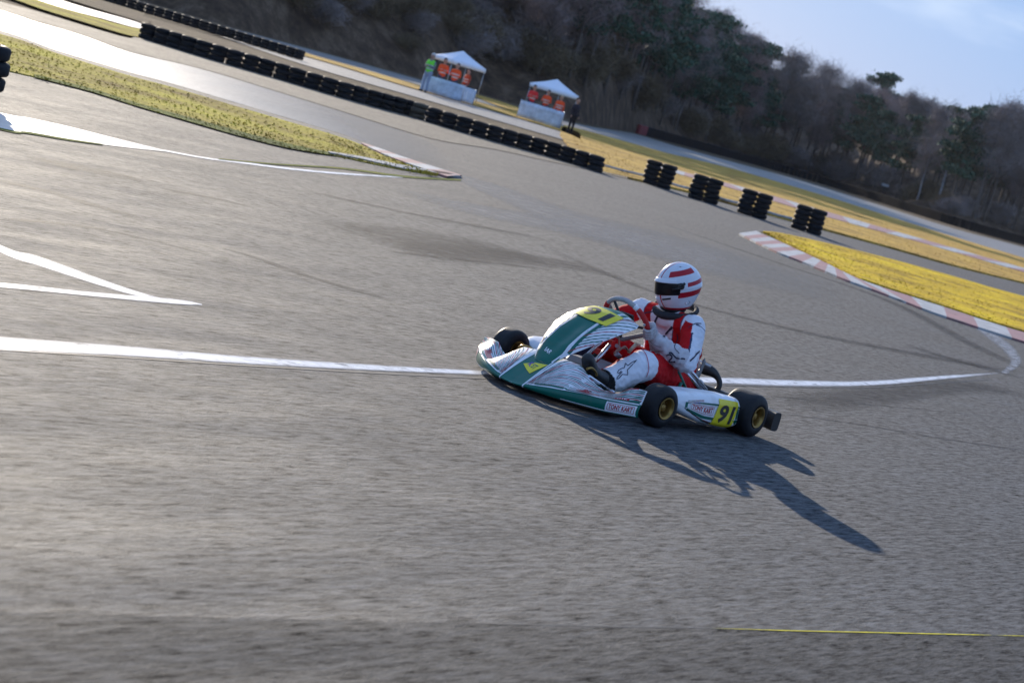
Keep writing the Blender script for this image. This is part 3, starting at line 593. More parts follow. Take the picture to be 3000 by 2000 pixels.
def tent(p, rz, label, w=1.95, sc=1.):
    e = empty('canopy_tent', p, rz); e.scale = (sc,)*3; tag(e, label, 'tent', 'marshal tents on the service road'); h0, h1, a = 1.72, 2.28, w/2
    mb = MB()
    def roof(u, v):                                    # v 0 eave .. 1 peak
        t = u*4; i = int(min(t, 3.999)); f = t-i; cs = [(a, a), (-a, a), (-a, -a), (a, -a), (a, a)]; x = cs[i][0]*(1-f)+cs[i+1][0]*f; y = cs[i][1]*(1-f)+cs[i+1][1]*f
        return (x*(1-v), y*(1-v), h0+(h1-h0)*(v*.8+.2*v*v))
    mb.grid(roof, 32, 10)
    mb.grid(lambda u, v: tuple(Vector(roof(u, 0))-Vector((0, 0, .2*v))), 32, 2)
    c = mb.build('canopy', M['canopy'], e); md = c.modifiers.new('t', 'SOLIDIFY'); md.thickness = .01
    for sx in (-1, 1):
        for sy in (-1, 1): MB().tube([(sx*(a-.04), sy*(a-.04), 0), (sx*(a-.04), sy*(a-.04), h0)], .02, n=8).build('leg', M['steel'], e)
    return e
def panel(p, rz, w, h, label):
    e = empty('barrier_panel', p, rz); tag(e, label, 'barrier', 'pale barrier panels in front of the tents')
    MB().grid(lambda u, v: ((u-.5)*w, .03*math.sin(u*25), .05+v*h), 40, 4).build('cloth', M['halfwall'], e).modifiers.new('t', 'SOLIDIFY').thickness = .02
    for sx in (-1, 1): MB().tube([(sx*w/2, 0.05, 0), (sx*w/2, 0.05, h+.08)], .022, n=8).build('post', M['steel'], e)
    return e
vaz = YAW+math.pi
t1 = G(1320, 281); t2 = G(1598, 354)
tent(t1, vaz+math.radians(32), 'white pointed canopy tent on the left, beside the green vest'); tent(t2, vaz+math.radians(32), 'white pointed canopy tent on the right, nearer the forest')
toc = lambda p: (CAM-Vector((p.x, p.y, CAM.z))).normalized()
panel(G(1288, 283), YAW-math.pi/2-.25, 2.0, .72, 'pale blue barrier panel under the left tent')
panel(G(1352, 300), YAW-math.pi/2-.1, 1.0, .66, 'short pale blue barrier panel right of the left tent post')
panel(G(1575, 361), YAW-math.pi/2-.3, 2.2, .78, 'long pale blue barrier panel under the right tent')
OR = (.85, .09, .02); GR = (.18, .75, .06); RD = (.70, .03, .03)
bk = lambda x, y, d: G(x, y)-toc(G(x, y))*d
far_person(bk(1240, 270, .3), vaz-.6, 'person in a bright green safety vest left of the left tent', (.16, .18, .22), (.3, .35, .45), GR, 'fold', cap=(.6, .6, .6))
far_person(bk(1278, 278, .7), vaz+.5, 'person in an orange vest at the left side under the left tent', OR, (.05, .06, .1), OR, 'fold', 1.66)
far_person(bk(1315, 289, .8), vaz-.3, 'person in an orange vest standing mid under the left tent', OR, (.05, .06, .1), OR, 'reach', 1.6)
far_person(bk(1350, 298, .7), vaz-1.0, 'person in a dull orange vest at the right side of the left tent', (.4, .05, .02), (.06, .05, .08), (.55, .07, .02), 'down', 1.5)
far_person(bk(1542, 347, .8), vaz+.3, 'person in a red jacket at the left side under the right tent', RD, (.05, .05, .1), RD, 'fold', 1.62)
far_person(bk(1583, 358, .9), vaz-.4, 'person in an orange red jacket mid under the right tent', OR, (.06, .05, .1), OR, 'reach', 1.58)
far_person(bk(1622, 370, .7), vaz-.2, 'person in an orange vest at the right side of the right tent', OR, (.06, .05, .1), OR, 'down', 1.5, cap=(.55, .4, .25))
far_person(G(1666, 392), vaz+.8, 'person in dark clothes standing right of the right tent', (.012, .014, .03), (.01, .01, .015), None, 'down', 1.62)

# ------------------------------------------------------------------ racing kart (world axes = kart axes: x forward, y to its left)
kart = empty('racing_kart'); tag(kart, 'green and white racing kart with yellow number 91 plates cornering on the asphalt', 'racing kart')
M['k_white'] = new_mat('fairing_white', (.80, .80, .84), .4, coat=.1, dirt=((.35, .30, .26), 9, .35))
M['k_green'] = new_mat('fairing_green', (.0, .125, .088), .38, spec=.35, coat=.05, dirt=((.08, .12, .10), 11, .3))
M['k_teal'] = new_mat('stripe_teal', (.0, .12, .095), .3); M['k_red'] = new_mat('stripe_red', (.42, .008, .02), .3); M['k_dark'] = new_mat('stripe_dark', (.03, .035, .04), .4)
M['k_yellow'] = new_mat('plate_yellow', (.80, .66, .01), .35, dirt=((.4, .35, .05), 14, .3)); M['k_black'] = new_mat('black_plastic', (.012, .012, .014), .45)
M['k_pink'] = new_mat('sticker_pale_red', (.40, .16, .15), .4, var=.3, scale=60); M['k_purple'] = new_mat('sticker_purple', (.10, .03, .35), .4)
M['gold'] = new_mat('gold_magnesium', (.36, .22, .06), .38, metal=.75, dirt=((.05, .04, .03), 25, .6)); M['chrome'] = new_mat('chrome', (.62, .63, .68), .22, metal=.95)
M['frame_green'] = new_mat('frame_green', (.01, .16, .12), .35); M['alu'] = new_mat('dull_aluminium', (.42, .43, .46), .4, metal=.6); M['red_part'] = new_mat('red_anodised', (.55, .02, .02), .35, metal=.3)
M['tank'] = new_mat('cloudy_tank_plastic', (.30, .31, .34), .5, var=.15, scale=8); M['seat'] = new_mat('grey_fibreglass_seat', (.16, .15, .15), .45, var=.3, scale=12)
KM = [M[k] for k in ('k_white', 'k_green', 'k_teal', 'k_red', 'k_dark', 'k_yellow', 'k_black', 'k_pink', 'k_purple')]
WHT, GRN, TEAL, RED, DRK, YEL, BLK, PNK, PUR = range(9)
class Skin:                                           # a fairing surface f(u,v) with things laid on it
    def __init__(s, f, flip=False): s.f = f; s.mb = MB(); s.sg = -1 if flip else 1
    def nrm(s, u, v):
        e = 1e-3; a = Vector(s.f(u+e, v))-Vector(s.f(u-e, v)); b = Vector(s.f(u, v+e))-Vector(s.f(u, v-e)); n = a.cross(b)*s.sg; return n.normalized() if n.length > 1e-12 else Vector((0, 0, 1))
    def P(s, u, v, h=.0012): return Vector(s.f(u, v))+s.nrm(u, v)*h
    def shell(s, nu, nv, th=.006, matfn=None, mi=0, u=(-1, 1), v=(0, 1)):
        s.mb.grid(lambda a, b: s.f(a, b), nu, nv, mi, u, v, matfn)
        s.mb.grid(lambda a, b: tuple(s.P(a, b, -th)), nu, nv, mi, (u[1], u[0]), v)
        ed = []                                        # rim
        for a0, b0, a1, b1 in ((u[0], v[0], u[1], v[0]), (u[1], v[0], u[1], v[1]), (u[1], v[1], u[0], v[1]), (u[0], v[1], u[0], v[0])):
            s.mb.grid(lambda q, w: tuple(s.P(a0+(a1-a0)*q, b0+(b1-b0)*q, -th*w)), 60, 1, mi)
    def ribbon(s, pts, w, mi, n=10, h=.0012, wobble=0., taper=False, sm=True):
        P = smooth_pts([(a, b, 0) for a, b in pts], n) if sm else [Vector((pts[0][0]+(pts[-1][0]-pts[0][0])*i/10, pts[0][1]+(pts[-1][1]-pts[0][1])*i/10, 0)) for i in range(11)]; A = []; B = []; ph = random.uniform(0, 9)
        for i, p in enumerate(P):
            q = P[min(i+1, len(P)-1)]; r = P[max(i-1, 0)]; c = s.P(p.x, p.y, h); t = (s.P(q.x, q.y, h)-s.P(r.x, r.y, h))
            t = t.normalized() if t.length > 1e-9 else Vector((0, 1, 0)); nn = s.nrm(p.x, p.y); k = nn.cross(t)
            ww = w*(1+wobble*math.sin(i*1.7+ph)) ; off = wobble*w*.5*math.sin(i*1.1+ph*2)
            if taper: ww *= .30+.85*i/(len(P)-1)
            A.append(c+k*(ww/2+off)); B.append(c-k*(ww/2-off))
        o = len(s.mb.v); m = len(P); s.mb.v += [tuple(x) for x in A+B]
        for i in range(m-1): s.mb.f.append((o+i, o+i+1, o+m+i+1, o+m+i)); s.mb.m.append(mi); s.mb.sm.append(True)
    def patch(s, q, mi, h=.001, n=14):                 # four-corner patch in (u,v)
        s.mb.grid(lambda a, b: tuple(s.P((q[0][0]*(1-a)+q[1][0]*a)*(1-b)+(q[3][0]*(1-a)+q[2][0]*a)*b, (q[0][1]*(1-a)+q[1][1]*a)*(1-b)+(q[3][1]*(1-a)+q[2][1]*a)*b, h)), n, n, mi)
    def text(s, body, q, mi, h=.0022, bold=.0, shear=0.):
        vs, fs = text_mesh(body, bold, shear); o = len(s.mb.v)
        for x, y in vs:
            a, b = x, y; s.mb.v.append(tuple(s.P((q[0][0]*(1-a)+q[1][0]*a)*(1-b)+(q[3][0]*(1-a)+q[2][0]*a)*b, (q[0][1]*(1-a)+q[1][1]*a)*(1-b)+(q[3][1]*(1-a)+q[2][1]*a)*b, h)))
        for f in fs: s.mb.f.append(tuple(o+i for i in f)); s.mb.m.append(mi); s.mb.sm.append(True)
def text_mesh(body, bold=0., shear=0.):                 # letters filled flat, scaled to the unit square, cut fine enough to bend
    c = bpy.data.curves.new('t', 'FONT'); c.body = body; c.size = 1; c.offset = bold; c.shear = shear; c.resolution_u = 3; o = bpy.data.objects.new('t', c); COL.objects.link(o)
    dg = bpy.context.evaluated_depsgraph_get(); dg.update(); me = bpy.data.meshes.new_from_object(o.evaluated_get(dg)); bpy.data.objects.remove(o)
    bm = bmesh.new(); bm.from_mesh(me); xs = [v.co.x for v in bm.verts]; ys = [v.co.y for v in bm.verts]; x0, x1, y0, y1 = min(xs), max(xs), min(ys), max(ys)
    for v in bm.verts: v.co.x = (v.co.x-x0)/(x1-x0); v.co.y = (v.co.y-y0)/(y1-y0)
    for ax in (0, 1):
        for k in range(1, 12):
            co = [0, 0, 0]; no = [0, 0, 0]; co[ax] = k/12; no[ax] = 1; bmesh.ops.bisect_plane(bm, geom=bm.verts[:]+bm.edges[:]+bm.faces[:], plane_co=co, plane_no=no)
    bm.verts.index_update(); r = ([(v.co.x, v.co.y) for v in bm.verts], [tuple(v.index for v in f.verts) for f in bm.faces]); bm.free(); bpy.data.meshes.remove(me); return r

# --- front bumper fairing
tyk = [0, .115, .22, .26, .30, .34, .40, .455, .50, .545, .60, .66]
tz_l = [.235, .243, .238, .212, .185, .163, .145, .150, .170, .208, .218, .216]; tz_r = [.235, .236, .222, .186, .150, .126, .150, .185, .188, .185, .178, .170]
crk = [0, .05, .23, .39, .51, .62, .66]; crz = [.050, .054, .088, .108, .117, .130, .132]
def bump(u, v):
    y = u*.628; a = abs(y); xb = 1.74-1.15*a*a; zb = .040+.012*max(0, a-.5)/.13; zc = interp(a, crk, crz); ztop = interp(a, tyk, tz_l if y > 0 else tz_r); xt = 1.42-.35*a*a; xt = min(xt, xb-.02)
    VC = .3
    if v <= VC: k = v/VC; return (xb+.012*math.sin(k*math.pi), y, zb+(zc-zb)*k)
    k = min(1, (v-VC)/(1-VC)); e = 1-(1-k)**1.25
    return (xb+(xt-xb)*k, y, zc+(ztop-zc)*(e if ztop > zc else k) - .012*math.sin(k*math.pi)*(1 if a > .3 else 0))
sk = Skin(bump, False)
sk.shell(110, 26, .006, lambda a, b: GRN if (b < .3 or abs(a*2-1)*.628 < .088) else WHT)
yu = lambda y: y/.628
for sg in (-1, 1):
    sk.ribbon([(yu(.088*sg), .02), (yu(.088*sg), .5), (yu(.080*sg), .98)], .009, WHT, h=.0024)
    sk.ribbon([(yu(.14*sg), .33), (yu(.3*sg), .36), (yu(.45*sg), .355), (yu(.62*sg), .35)], .018, GRN, h=.0016)
    sk.ribbon([(yu(.12*sg), .305), (yu(.3*sg), .305), (yu(.45*sg), .30), (yu(.62*sg), .30)], .007, WHT, h=.0024)
    sk.ribbon([(yu(.30*sg), .03), (yu(.45*sg), .03), (yu(.62*sg), .03)], .005, WHT, h=.0024)
    rr = random.Random(5+sg)
    NF = 18
    for k in range(NF):                                 # wavy stripes fanning out from the centre bottom
        t = (k+.5)/NF
        if t < .62: q_ = t/.62; y1, v1 = .118+.50*q_, .995
        else: q_ = (t-.62)/.38; y1, v1 = .622, .97-.55*q_
        y0 = .102+.075*t**1.3; v0 = .335-.02*t
        c = [TEAL, RED, TEAL, TEAL, RED, TEAL][k % 6]; fy, fv = .30+.16*t, .58-.10*t
        pts = [(yu(y0*sg), v0), (yu((y0+(y1-y0)*fy*.45)*sg), v0+(v1-v0)*fv*.62), (yu((y0+(y1-y0)*(fy+.22))*sg), v0+(v1-v0)*(fv+.22)), (yu(y1*sg), v1)]
        sk.ribbon(pts, rr.choice([.0046, .0056, .0064]), c, n=9, wobble=.3, taper=True, h=.0014+.0002*(k % 3))
    for k in range(3):
        y0 = .098+k*.012; sk.ribbon([(yu(y0*sg), .31), (yu((y0+.01)*sg), .5+.03*k), (yu((y0+.035+.004*k)*sg), .82)], .003, [DRK, RED, TEAL][k % 3], n=8, wobble=.5, h=.0022)
    # label TONY KART
    a, b = (.50, .618) if sg > 0 else (-.618, -.50)
    q = [(yu(a), .04), (yu(b), .04), (yu(b), .255), (yu(a), .255)]
    sk.patch(q, WHT, .0022)
    ins = lambda q, dx, dy: [(q[0][0]+dx, q[0][1]+dy), (q[1][0]-dx, q[1][1]+dy), (q[2][0]-dx, q[2][1]-dy), (q[3][0]+dx, q[3][1]-dy)]
    qi = ins(q, .012, .03); fr = qi+[qi[0]]
    for i in range(4): sk.ribbon([fr[i], fr[i+1]], .003, RED, n=2, h=.003, sm=False)
    sk.text('TONY KART', ins(q, .020, .05), RED, .0034, bold=.03)
    # small faded stickers
    cy = .385 if sg > 0 else -.40
    q = [(yu(cy-.055), .47), (yu(cy+.06), .43), (yu(cy+.055), .56), (yu(cy-.03), .62)]; sk.patch(q, PNK, .0024); sk.text('BS', [(yu(cy-.035), .5), (yu(cy+.0), .5), (yu(cy+.0), .68), (yu(cy-.035), .68)], RED, .0034, bold=.02)
    q = [(yu(.545*sg-.03), .41), (yu(.545*sg+.03), .40), (yu(.545*sg+.03), .52), (yu(.545*sg-.03), .53)]; sk.patch(q, RED, .0024); sk.text('OTK', ins(q, .012, .025), WHT, .0034, bold=.01)
# yellow sticker on the centre
q = [(yu(-.058), .62), (yu(.045), .50), (yu(.078), .74), (yu(-.005), .72)]; sk.patch(q, YEL, .003)
sk.text('K', [(yu(-.03), .63), (yu(-.002), .61), (yu(.0), .70), (yu(-.026), .71)], PUR, .0042, bold=.03); sk.text('ST', [(yu(.002), .61), (yu(.038), .58), (yu(.04), .67), (yu(.004), .69)], TEAL, .0042, bold=.02)
fb = sk.mb.build('front_fairing', KM, kart); fb['label'] = 'white front fairing with green band and wavy red and teal stripes'
mb = MB(); mb.grid(lambda u, v: (1.70-1.1*((u-.5)*1.0)**2*1.0-.10-.04*v, (u-.5)*1.05, .022+.055*v), 40, 3)
mb.grid(lambda u, v: ((1.58-1.1*((u-.5)*.9)**2)*(1-v)+(.35)*v, (u-.5)*(.95*(1-v)+.62*v), .028), 20, 10); ft = mb.build('floor_tray', M['k_black'], kart); ft.modifiers.new('t', 'SOLIDIFY').thickness = .006

# --- tall number panel in front of the steering wheel
nv = [0, .12, .3, .5, .7, .85, .95, 1]; nx = [1.53, 1.50, 1.43, 1.325, 1.20, 1.08, .97, .89]; nz_ = [.195, .245, .325, .408, .485, .543, .572, .570]
nw = [.062, .095, .150, .200, .222, .222, .190, .150]; nc = [.02, .035, .075, .105, .125, .12, .07, .02]; nd = [0, .0, .0, .0, .01, .03, .045, .04]
def nas(u, v):
    x, z, w, c, d = (interp(v, nv, a) for a in (nx, nz_, nw, nc, nd)); a = abs(u); prof = a**2.2
    gro = .028*math.exp(-(u*w/.052)**2)*math.sin(min(1, max(0, (v-.05)/.7))*math.pi)          # shallow channel down the middle
    return (x-c*prof-gro*.8, u*w+.012, z-d*prof-gro*.5)
nk = Skin(nas); GB = .085
def uw(y, v): return y/interp(v, nv, nw)
nk.shell(56, 40, .006, lambda a, b: GRN if (abs(a*2-1)*interp(b, nv, nw) < GB or b < .05) else (GRN if b > .965 else WHT))
for sg in (-1, 1):
    nk.ribbon([(uw(sg*min(GB, interp(v, nv, nw)*.9), v), v) for v in (.03, .15, .3, .5, .7, .85, .97)], .009, WHT, h=.0024)
    nk.ribbon([(uw(sg*min(GB+.022, interp(v, nv, nw)*.97), v), v) for v in (.2, .35, .5, .7, .85, .97)], .020, GRN, h=.0016)
    rr = random.Random(9)
    for k in range(12):
        t = k/11; v0 = .10+.70*t; v1 = min(.99, v0+.16+.10*t); c = [TEAL, TEAL, RED, TEAL][k % 4]
        w0 = uw(GB+.016, v0); pts = [(sg*min(.93, w0), v0), (sg*(w0+(1-w0)*.45), v0+(v1-v0)*.62), (sg*.985, v1)]
        if w0 < .93: nk.ribbon(pts, rr.choice([.0042, .0052, .0062]), c, n=10, wobble=.3, h=.0028+.0002*(k % 3))
nk.text('IAR', [(uw(-.035, .2), .15), (uw(.022, .2), .13), (uw(.022, .2), .185), (uw(-.035, .2), .205)], WHT, .003, bold=.02)
# yellow number plate wrapped over the upper half
pq = [(uw(-.12, .75), .725), (uw(.135, .75), .695), (uw(.130, .9), .895), (uw(-.12, .9), .92)]
nk.patch(pq, YEL, .007, 24)
nk.text('91', [(uw(-.085, .75), .755), (uw(.095, .75), .735), (uw(.095, .9), .87), (uw(-.085, .9), .89)], BLK, .0085, bold=.03)
fp = nk.mb.build('number_panel', KM, kart); fp['label'] = 'tall green and white front panel with the yellow 91 plate'

# --- side pods
def side_pod(sg):
    xs = [.12, .16, .30, .60, .80, .88, .925, .945]; zt = [.222, .230, .234, .236, .232, .220, .200, .172]; zb_ = [.045, .040, .040, .055, .095, .115, .130, .150]; yo = [.612, .622, .632, .642, .640, .622, .590, .552]
    def pod(u, v):                                      # u along length, v around the section
        x = .12+.825*u; a, b, c = interp(x, xs, zt), interp(x, xs, zb_), interp(x, xs, yo); q = v
        pts = [(.43, b+.01), (c-.03, b), (c-.004, b+.018), (c, b+.05), (c-.004, a-.045), (c-.025, a-.010), (c-.055, a), (.43, a-.01)]
        cs = [0, .18, .26, .36, .72, .82, .88, 1]; y = interp(q, cs, [p[0] for p in pts]); z = interp(q, cs, [p[1] for p in pts])
        return (x-(.015*(z-b)/(a-b+1e-6) if u < .1 else 0)*-1, sg*y, z)
    s = Skin(pod, sg > 0)
    s.mb.grid(lambda a, b: pod(a, b), 60, 30, WHT)
    for uu in (0, 1):
        o = len(s.mb.v); ring = [pod(uu, j/30) for j in range(31)]; s.mb.v += ring+[(ring[0][0], sg*.43, .15)]
        for j in range(30): s.mb.f.append((o+j, o+j+1, o+31)); s.mb.m.append(WHT); s.mb.sm.append(False)
    if sg > 0: U = lambda x: (x-.12)/.825
    X0, X1, X2 = .80, .455, .20
    for v0, w in ((.69, .020), (.345, .022)): s.ribbon([(U_(X0), v0), (U_(.5), v0+.0), (U_(.13), v0)], w, GRN, h=.0014)
    for v0 in (.66, .38, .72): s.ribbon([(U_(X0), v0), (U_(.5), v0), (U_(.13), v0)], .004, WHT, h=.0024)
    s.ribbon([(U_(X0+.01), .36), (U_(X0+.01), .68)], .022, GRN, h=.0016, sm=False); s.ribbon([(U_(.155), .28), (U_(.155), .70)], .03, GRN, h=.0016, sm=False)
    q = [(U_(.765), .40), (U_(.475), .40), (U_(.475), .64), (U_(.765), .64)] if sg > 0 else [(U_(.475), .40), (U_(.765), .40), (U_(.765), .64), (U_(.475), .64)]
    dx = 1 if q[1][0] > q[0][0] else -1
    s.patch(q, WHT, .0028); qi = [(q[0][0]+dx*.012, .42), (q[1][0]-dx*.012, .42), (q[2][0]-dx*.012, .62), (q[3][0]+dx*.012, .62)]
    for i in range(4): s.ribbon([qi[i], (qi+[qi[0]])[i+1]], .003, RED, n=2, h=.0034, sm=False)
    s.text('TONY KART', [(q[0][0]+dx*.025, .445), (q[1][0]-dx*.025, .445), (q[1][0]-dx*.025, .60), (q[0][0]+dx*.025, .60)], RED, .0038, bold=.03)
    q = [(U_(.475), .22), (U_(.20), .18), (U_(.165), .78), (U_(.43), .80)]
    if sg < 0: q = [q[1], q[0], q[3], q[2]]
    s.patch(q, YEL, .0045, 20)
    lerp2 = lambda a, b: tuple((q[0][i]*(1-a)+q[1][i]*a)*(1-b)+(q[3][i]*(1-a)+q[2][i]*a)*b for i in (0, 1))
    s.text('91', [lerp2(.14, .14), lerp2(.84, .14), lerp2(.84, .86), lerp2(.14, .86)], BLK, .006, bold=.035)
    for k in range(15): s.ribbon([(U_(.82-.012*k), .34-.004*k), (U_(.60-.03*k), .27-.004*k), (U_(max(.14, .48-.04*k)), .22)], .0045, [TEAL, RED, DRK][k % 3], n=6, wobble=.3, h=.0018)
    s.text('LKE', [(U_(.74), .665), (U_(.66), .665), (U_(.66), .72), (U_(.74), .72)] if sg > 0 else [(U_(.66), .665), (U_(.74), .665), (U_(.74), .72), (U_(.66), .72)], PUR, .0026, bold=.01)
    for k in range(4): s.ribbon([(U_(.80), .69+.012*k), (U_(.62), .72+.012*k)], .003, PNK, n=3, h=.002)
    return s.mb.build('side_pod', KM, kart)
U_ = lambda x: (x-.12)/.825
sp = side_pod(1); sp['label'] = 'white side pod with green lines and yellow 91 block'
side_pod(-1)

# --- wheels
def wheel(name, c, R, w, rr, steer=0., sg=1):
    e = empty(name, c, steer); e.parent = kart
    pr = [(-w/2, rr), (-w/2-.004, rr+.02), (-w/2+.004, R*.86), (-w/2+.016, R*.96), (-w/2+.03, R*.992), (-w*.2, R), (w*.2, R), (w/2-.03, R*.992), (w/2-.016, R*.96), (w/2-.004, R*.86), (w/2+.004, rr+.02), (w/2, rr), (0, rr-.002)]
    MB().lathe(pr, n=56, closed=True).build('tyre', M['tyre'], e, fix=True)
    # rim: lip, barrel, dish and hub, seen from the outside
    t = w/2; rp_ = [(t+.006, rr+.002), (t+.008, rr-.006), (t-.01, rr-.012), (t-.02, rr-.016), (-t+.02, rr-.02), (-t, rr-.008), (-t-.004, rr+.002)]
    mb = MB(); mb.lathe([(sg*a, b) for a, b in rp_], n=44)
    di = t-.055; mb.lathe([(sg*(di), rr-.015), (sg*(di-.008), rr*.72), (sg*(di-.006), rr*.45), (sg*di, .02), (sg*di, 0.001)], n=44)
    mb.lathe([(sg*(di), .028), (sg*(di+.035), .024), (sg*(di+.04), .012), (sg*(di+.04), .001)], n=20)
    for k in range(3):
        an = k*2.094+.4; mb.lathe([(sg*di, .009), (sg*(di+.014), .009), (sg*(di+.014), .001)], c=(math.cos(an)*rr*.55, 0, math.sin(an)*rr*.55), n=8)
    mb.build('rim', M['gold'], e, fix=True)
    return e
ST = math.radians(-6)
wheel('front_wheel', (1.04, .583, .13), .130, .135, .066, ST, 1); wheel('front_wheel', (1.04, -.583, .13), .130, .135, .066, ST, -1)
wheel('rear_wheel', (0, .575, .14), .140, .205, .068, 0, 1); wheel('rear_wheel', (0, -.575, .14), .140, .205, .068, 0, -1)

# --- chassis, axle, bumper, seat, engine
def part(name, mb, mat, lab=None, parent=None, **k):
    o = mb.build(name, mat, parent or kart, **k)
    if lab: o['label'] = lab
    return o
mb = MB()
for sg in (-1, 1):
    mb.tube(smooth_pts([(-.16, .30*sg, .08), (.2, .31*sg, .065), (.6, .33*sg, .06), (.95, .36*sg, .065), (1.2, .22*sg, .065), (1.38, .15*sg, .07)], 6), .016)
    mb.tube([(1.04, .36*sg, .07), (1.04, .44*sg, .12)], .02); mb.tube([(1.04, .44*sg, .08), (1.04, .44*sg, .18)], .014)
for x in (-.12, .35, .8, 1.3): mb.tube([(x, -.30, .07), (x, .30, .07)], .014)
part('chassis_frame', mb, M['frame_green'])
mb = MB()
for a, b in ((K(1985, 1083, .27), K(2014, 1150, .27)), (K(1996, 1120, .29), K(1978, 1156, .29)), (K(2022, 1090, .22), K(1990, 1128, .25))): mb.tube([a, b], .011)
part('seat_strut', mb, M['frame_green'], 'green welded strut behind the seat')
part('rear_axle', MB().tube([(0, -.56, .14), (0, .56, .14)], .025).box((0, .26, .13), (.07, .03, .11)).box((0, -.26, .13), (.07, .03, .11)), M['alu'])
part('brake_disc', MB().lathe([(-.006, .05), (-.006, .10), (.006, .10), (.006, .05)], c=(0, .18, .14), closed=True), M['alu'], fix=True)
a, b = K(2008, 1078, .24), K(2064, 1147, .24); d = (b-a).normalized(); side = d.cross(Vector((0, 1, 0))).normalized()
mb = MB()
for k in (-1, 1): mb.tube([a+side*.016*k, b+side*.016*k], .013)
mb.box((a+b)/2, ((b-a).length*.8, .006, .03), rot=d.to_track_quat('X', 'Z').to_matrix()); part('seat_stay', mb, M['chrome'], 'double silver seat stay')
# rear bumper
mb = MB(); mb.tube(smooth_pts([(-.16, .3, .08), (-.22, .35, .12), (-.26, .3, .15), (-.27, 0, .16), (-.26, -.3, .15), (-.22, -.35, .12), (-.16, -.3, .08)], 6), .014); part('bumper_bar', mb, M['chrome'])
mb = MB()
def rb(u, v):
    y = -.69+1.38*u; e = .03*(abs(y)/.69)**6; an = v*2*math.pi; cx, cz = math.cos(an), math.sin(an); sq = lambda t: math.copysign(abs(t)**.45, t)
    return (-.285+e*2+.045*sq(cx), y, .125+.062*sq(cz))
mb.grid(rb, 60, 24)
for u in (0, 1):
    o = len(mb.v); mb.v += [rb(u, j/24) for j in range(24)]; mb.f.append(tuple(o+j for j in range(24))); mb.m.append(0); mb.sm.append(False)
part('rear_bumper', mb, M['k_black'], 'black plastic rear bumper')
mb = MB()
for k in (-1, 1): mb.tube([(-.20, .60, .12+.02*k), (-.27, .60, .12+.02*k)], .008)
part('bumper_bracket', mb, M['chrome'])
# seat shell
def seat(u, v):                                         # u across, v along (0 front edge .. 1 top of back)
    a = (u-.5)*2; px_ = interp(v, [0, .15, .4, .6, .8, 1], [.46, .38, .20, .08, -.02, -.08]); pz = interp(v, [0, .15, .4, .6, .8, 1], [.09, .055, .05, .10, .20, .33]); w = interp(v, [0, .3, .6, 1], [.17, .185, .19, .15])
    lift = interp(v, [0, .3, .6, 1], [.06, .16, .17, .05])
    return (px_+.10*abs(a)**3*interp(v, [0, .5, 1], [0, .5, 1]), .03+w*math.sin(a*1.45), pz+lift*abs(a)**3)
mb = MB(); mb.grid(seat, 30, 30); st = part('seat', mb, M['seat']); st.modifiers.new('t', 'SOLIDIFY').thickness = .008
# exhaust behind the seat
ex = [KX(2005, 1062, -.18), KX(2030, 1068, -.22), KX(2062, 1078, -.25), KX(2090, 1092, -.27), KX(2106, 1112, -.29), KX(2107, 1132, -.29), KX(2096, 1143, -.28), KX(2074, 1140, -.26), KX(2045, 1124, -.22), KX(2010, 1105, -.18)]
mb = MB(); mb.tube(smooth_pts(ex, 6), [interp(i/54, [0, .25, .42, .55, 1], [.045, .042, .020, .017, .024]) for i in range(55)], n=14); part('exhaust', mb, M['k_black'], 'black looped exhaust behind the seat')
mb = MB(); mb.tube([KX(2030, 1066, -.20)+Vector((0, 0, .035)), KX(2080, 1084, -.24)+Vector((0, 0, .022))], .010); part('exhaust_cover', mb, M['alu'])
mb = MB(); mb.box((.12, -.32, .17), (.22, .16, .16)); mb.box((.12, -.32, .285), (.13, .12, .07))
for k in range(5): mb.box((.12, -.32, .255+.016*k), (.17, .155, .005))
mb.tube([(.24, -.32, .19), (.36, -.32, .21)], .045); part('engine', mb, M['alu'])
mb = MB(); mb.box((.47, -.34, .25), (.16, .14, .12)); part('air_box', mb, M['k_black'])
# steering
SC = Vector((.735, .0, .508)); SN = Vector((-.80, 0, .60)).normalized(); S1 = Vector((0, 1, 0)); S2 = SN.cross(S1)*-1
if S2.z < 0: S2 = -S2
RW = .165; TWS = math.radians(28)                       # turned to the driver's right
def rimp(an, r=RW):                                     # angle from top, towards the driver's left (+y)
    an += 0; rr_ = r*(1 if abs(((an+TWS+math.pi) % (2*math.pi))-math.pi) < 2.3 else .86/abs(math.cos(an+TWS))*.78)
    return SC+S1*math.sin(an)*rr_+S2*math.cos(an)*rr_
sw = empty('steering_wheel'); sw.parent = kart
ring = [rimp(math.radians(a)) for a in range(0, 360, 6)]
M['suede_grey'] = new_mat('grey_suede', (.40, .38, .38), .85, var=.12, scale=30, bump=.2); M['suede_red'] = new_mat('red_suede', (.50, .02, .02), .8, var=.15, scale=30)
MB().tube(ring, .0155, closed=True, n=14).build('rim', M['suede_grey'], sw)
for a0, a1 in ((40, 92), (-50, -112)): MB().tube([rimp(math.radians(a)) for a in np.linspace(a0, a1, 10)], .0172, n=14).build('red_grip', M['suede_red'], sw)
MB().tube([rimp(math.radians(a)) for a in np.linspace(30, 40, 4)], .0176, n=14).build('white_band', M['k_white'], sw)
mb = MB()
for a in (90, 205, -30): mb.tube([SC-SN*.03, rimp(math.radians(a))], .009)
mb.lathe([(-.045, .03), (-.02, .045), (0, .045), (.004, .02), (.004, .001)], c=SC-SN*.01, axis=SN, n=24); mb.build('spokes', M['k_black'], sw)
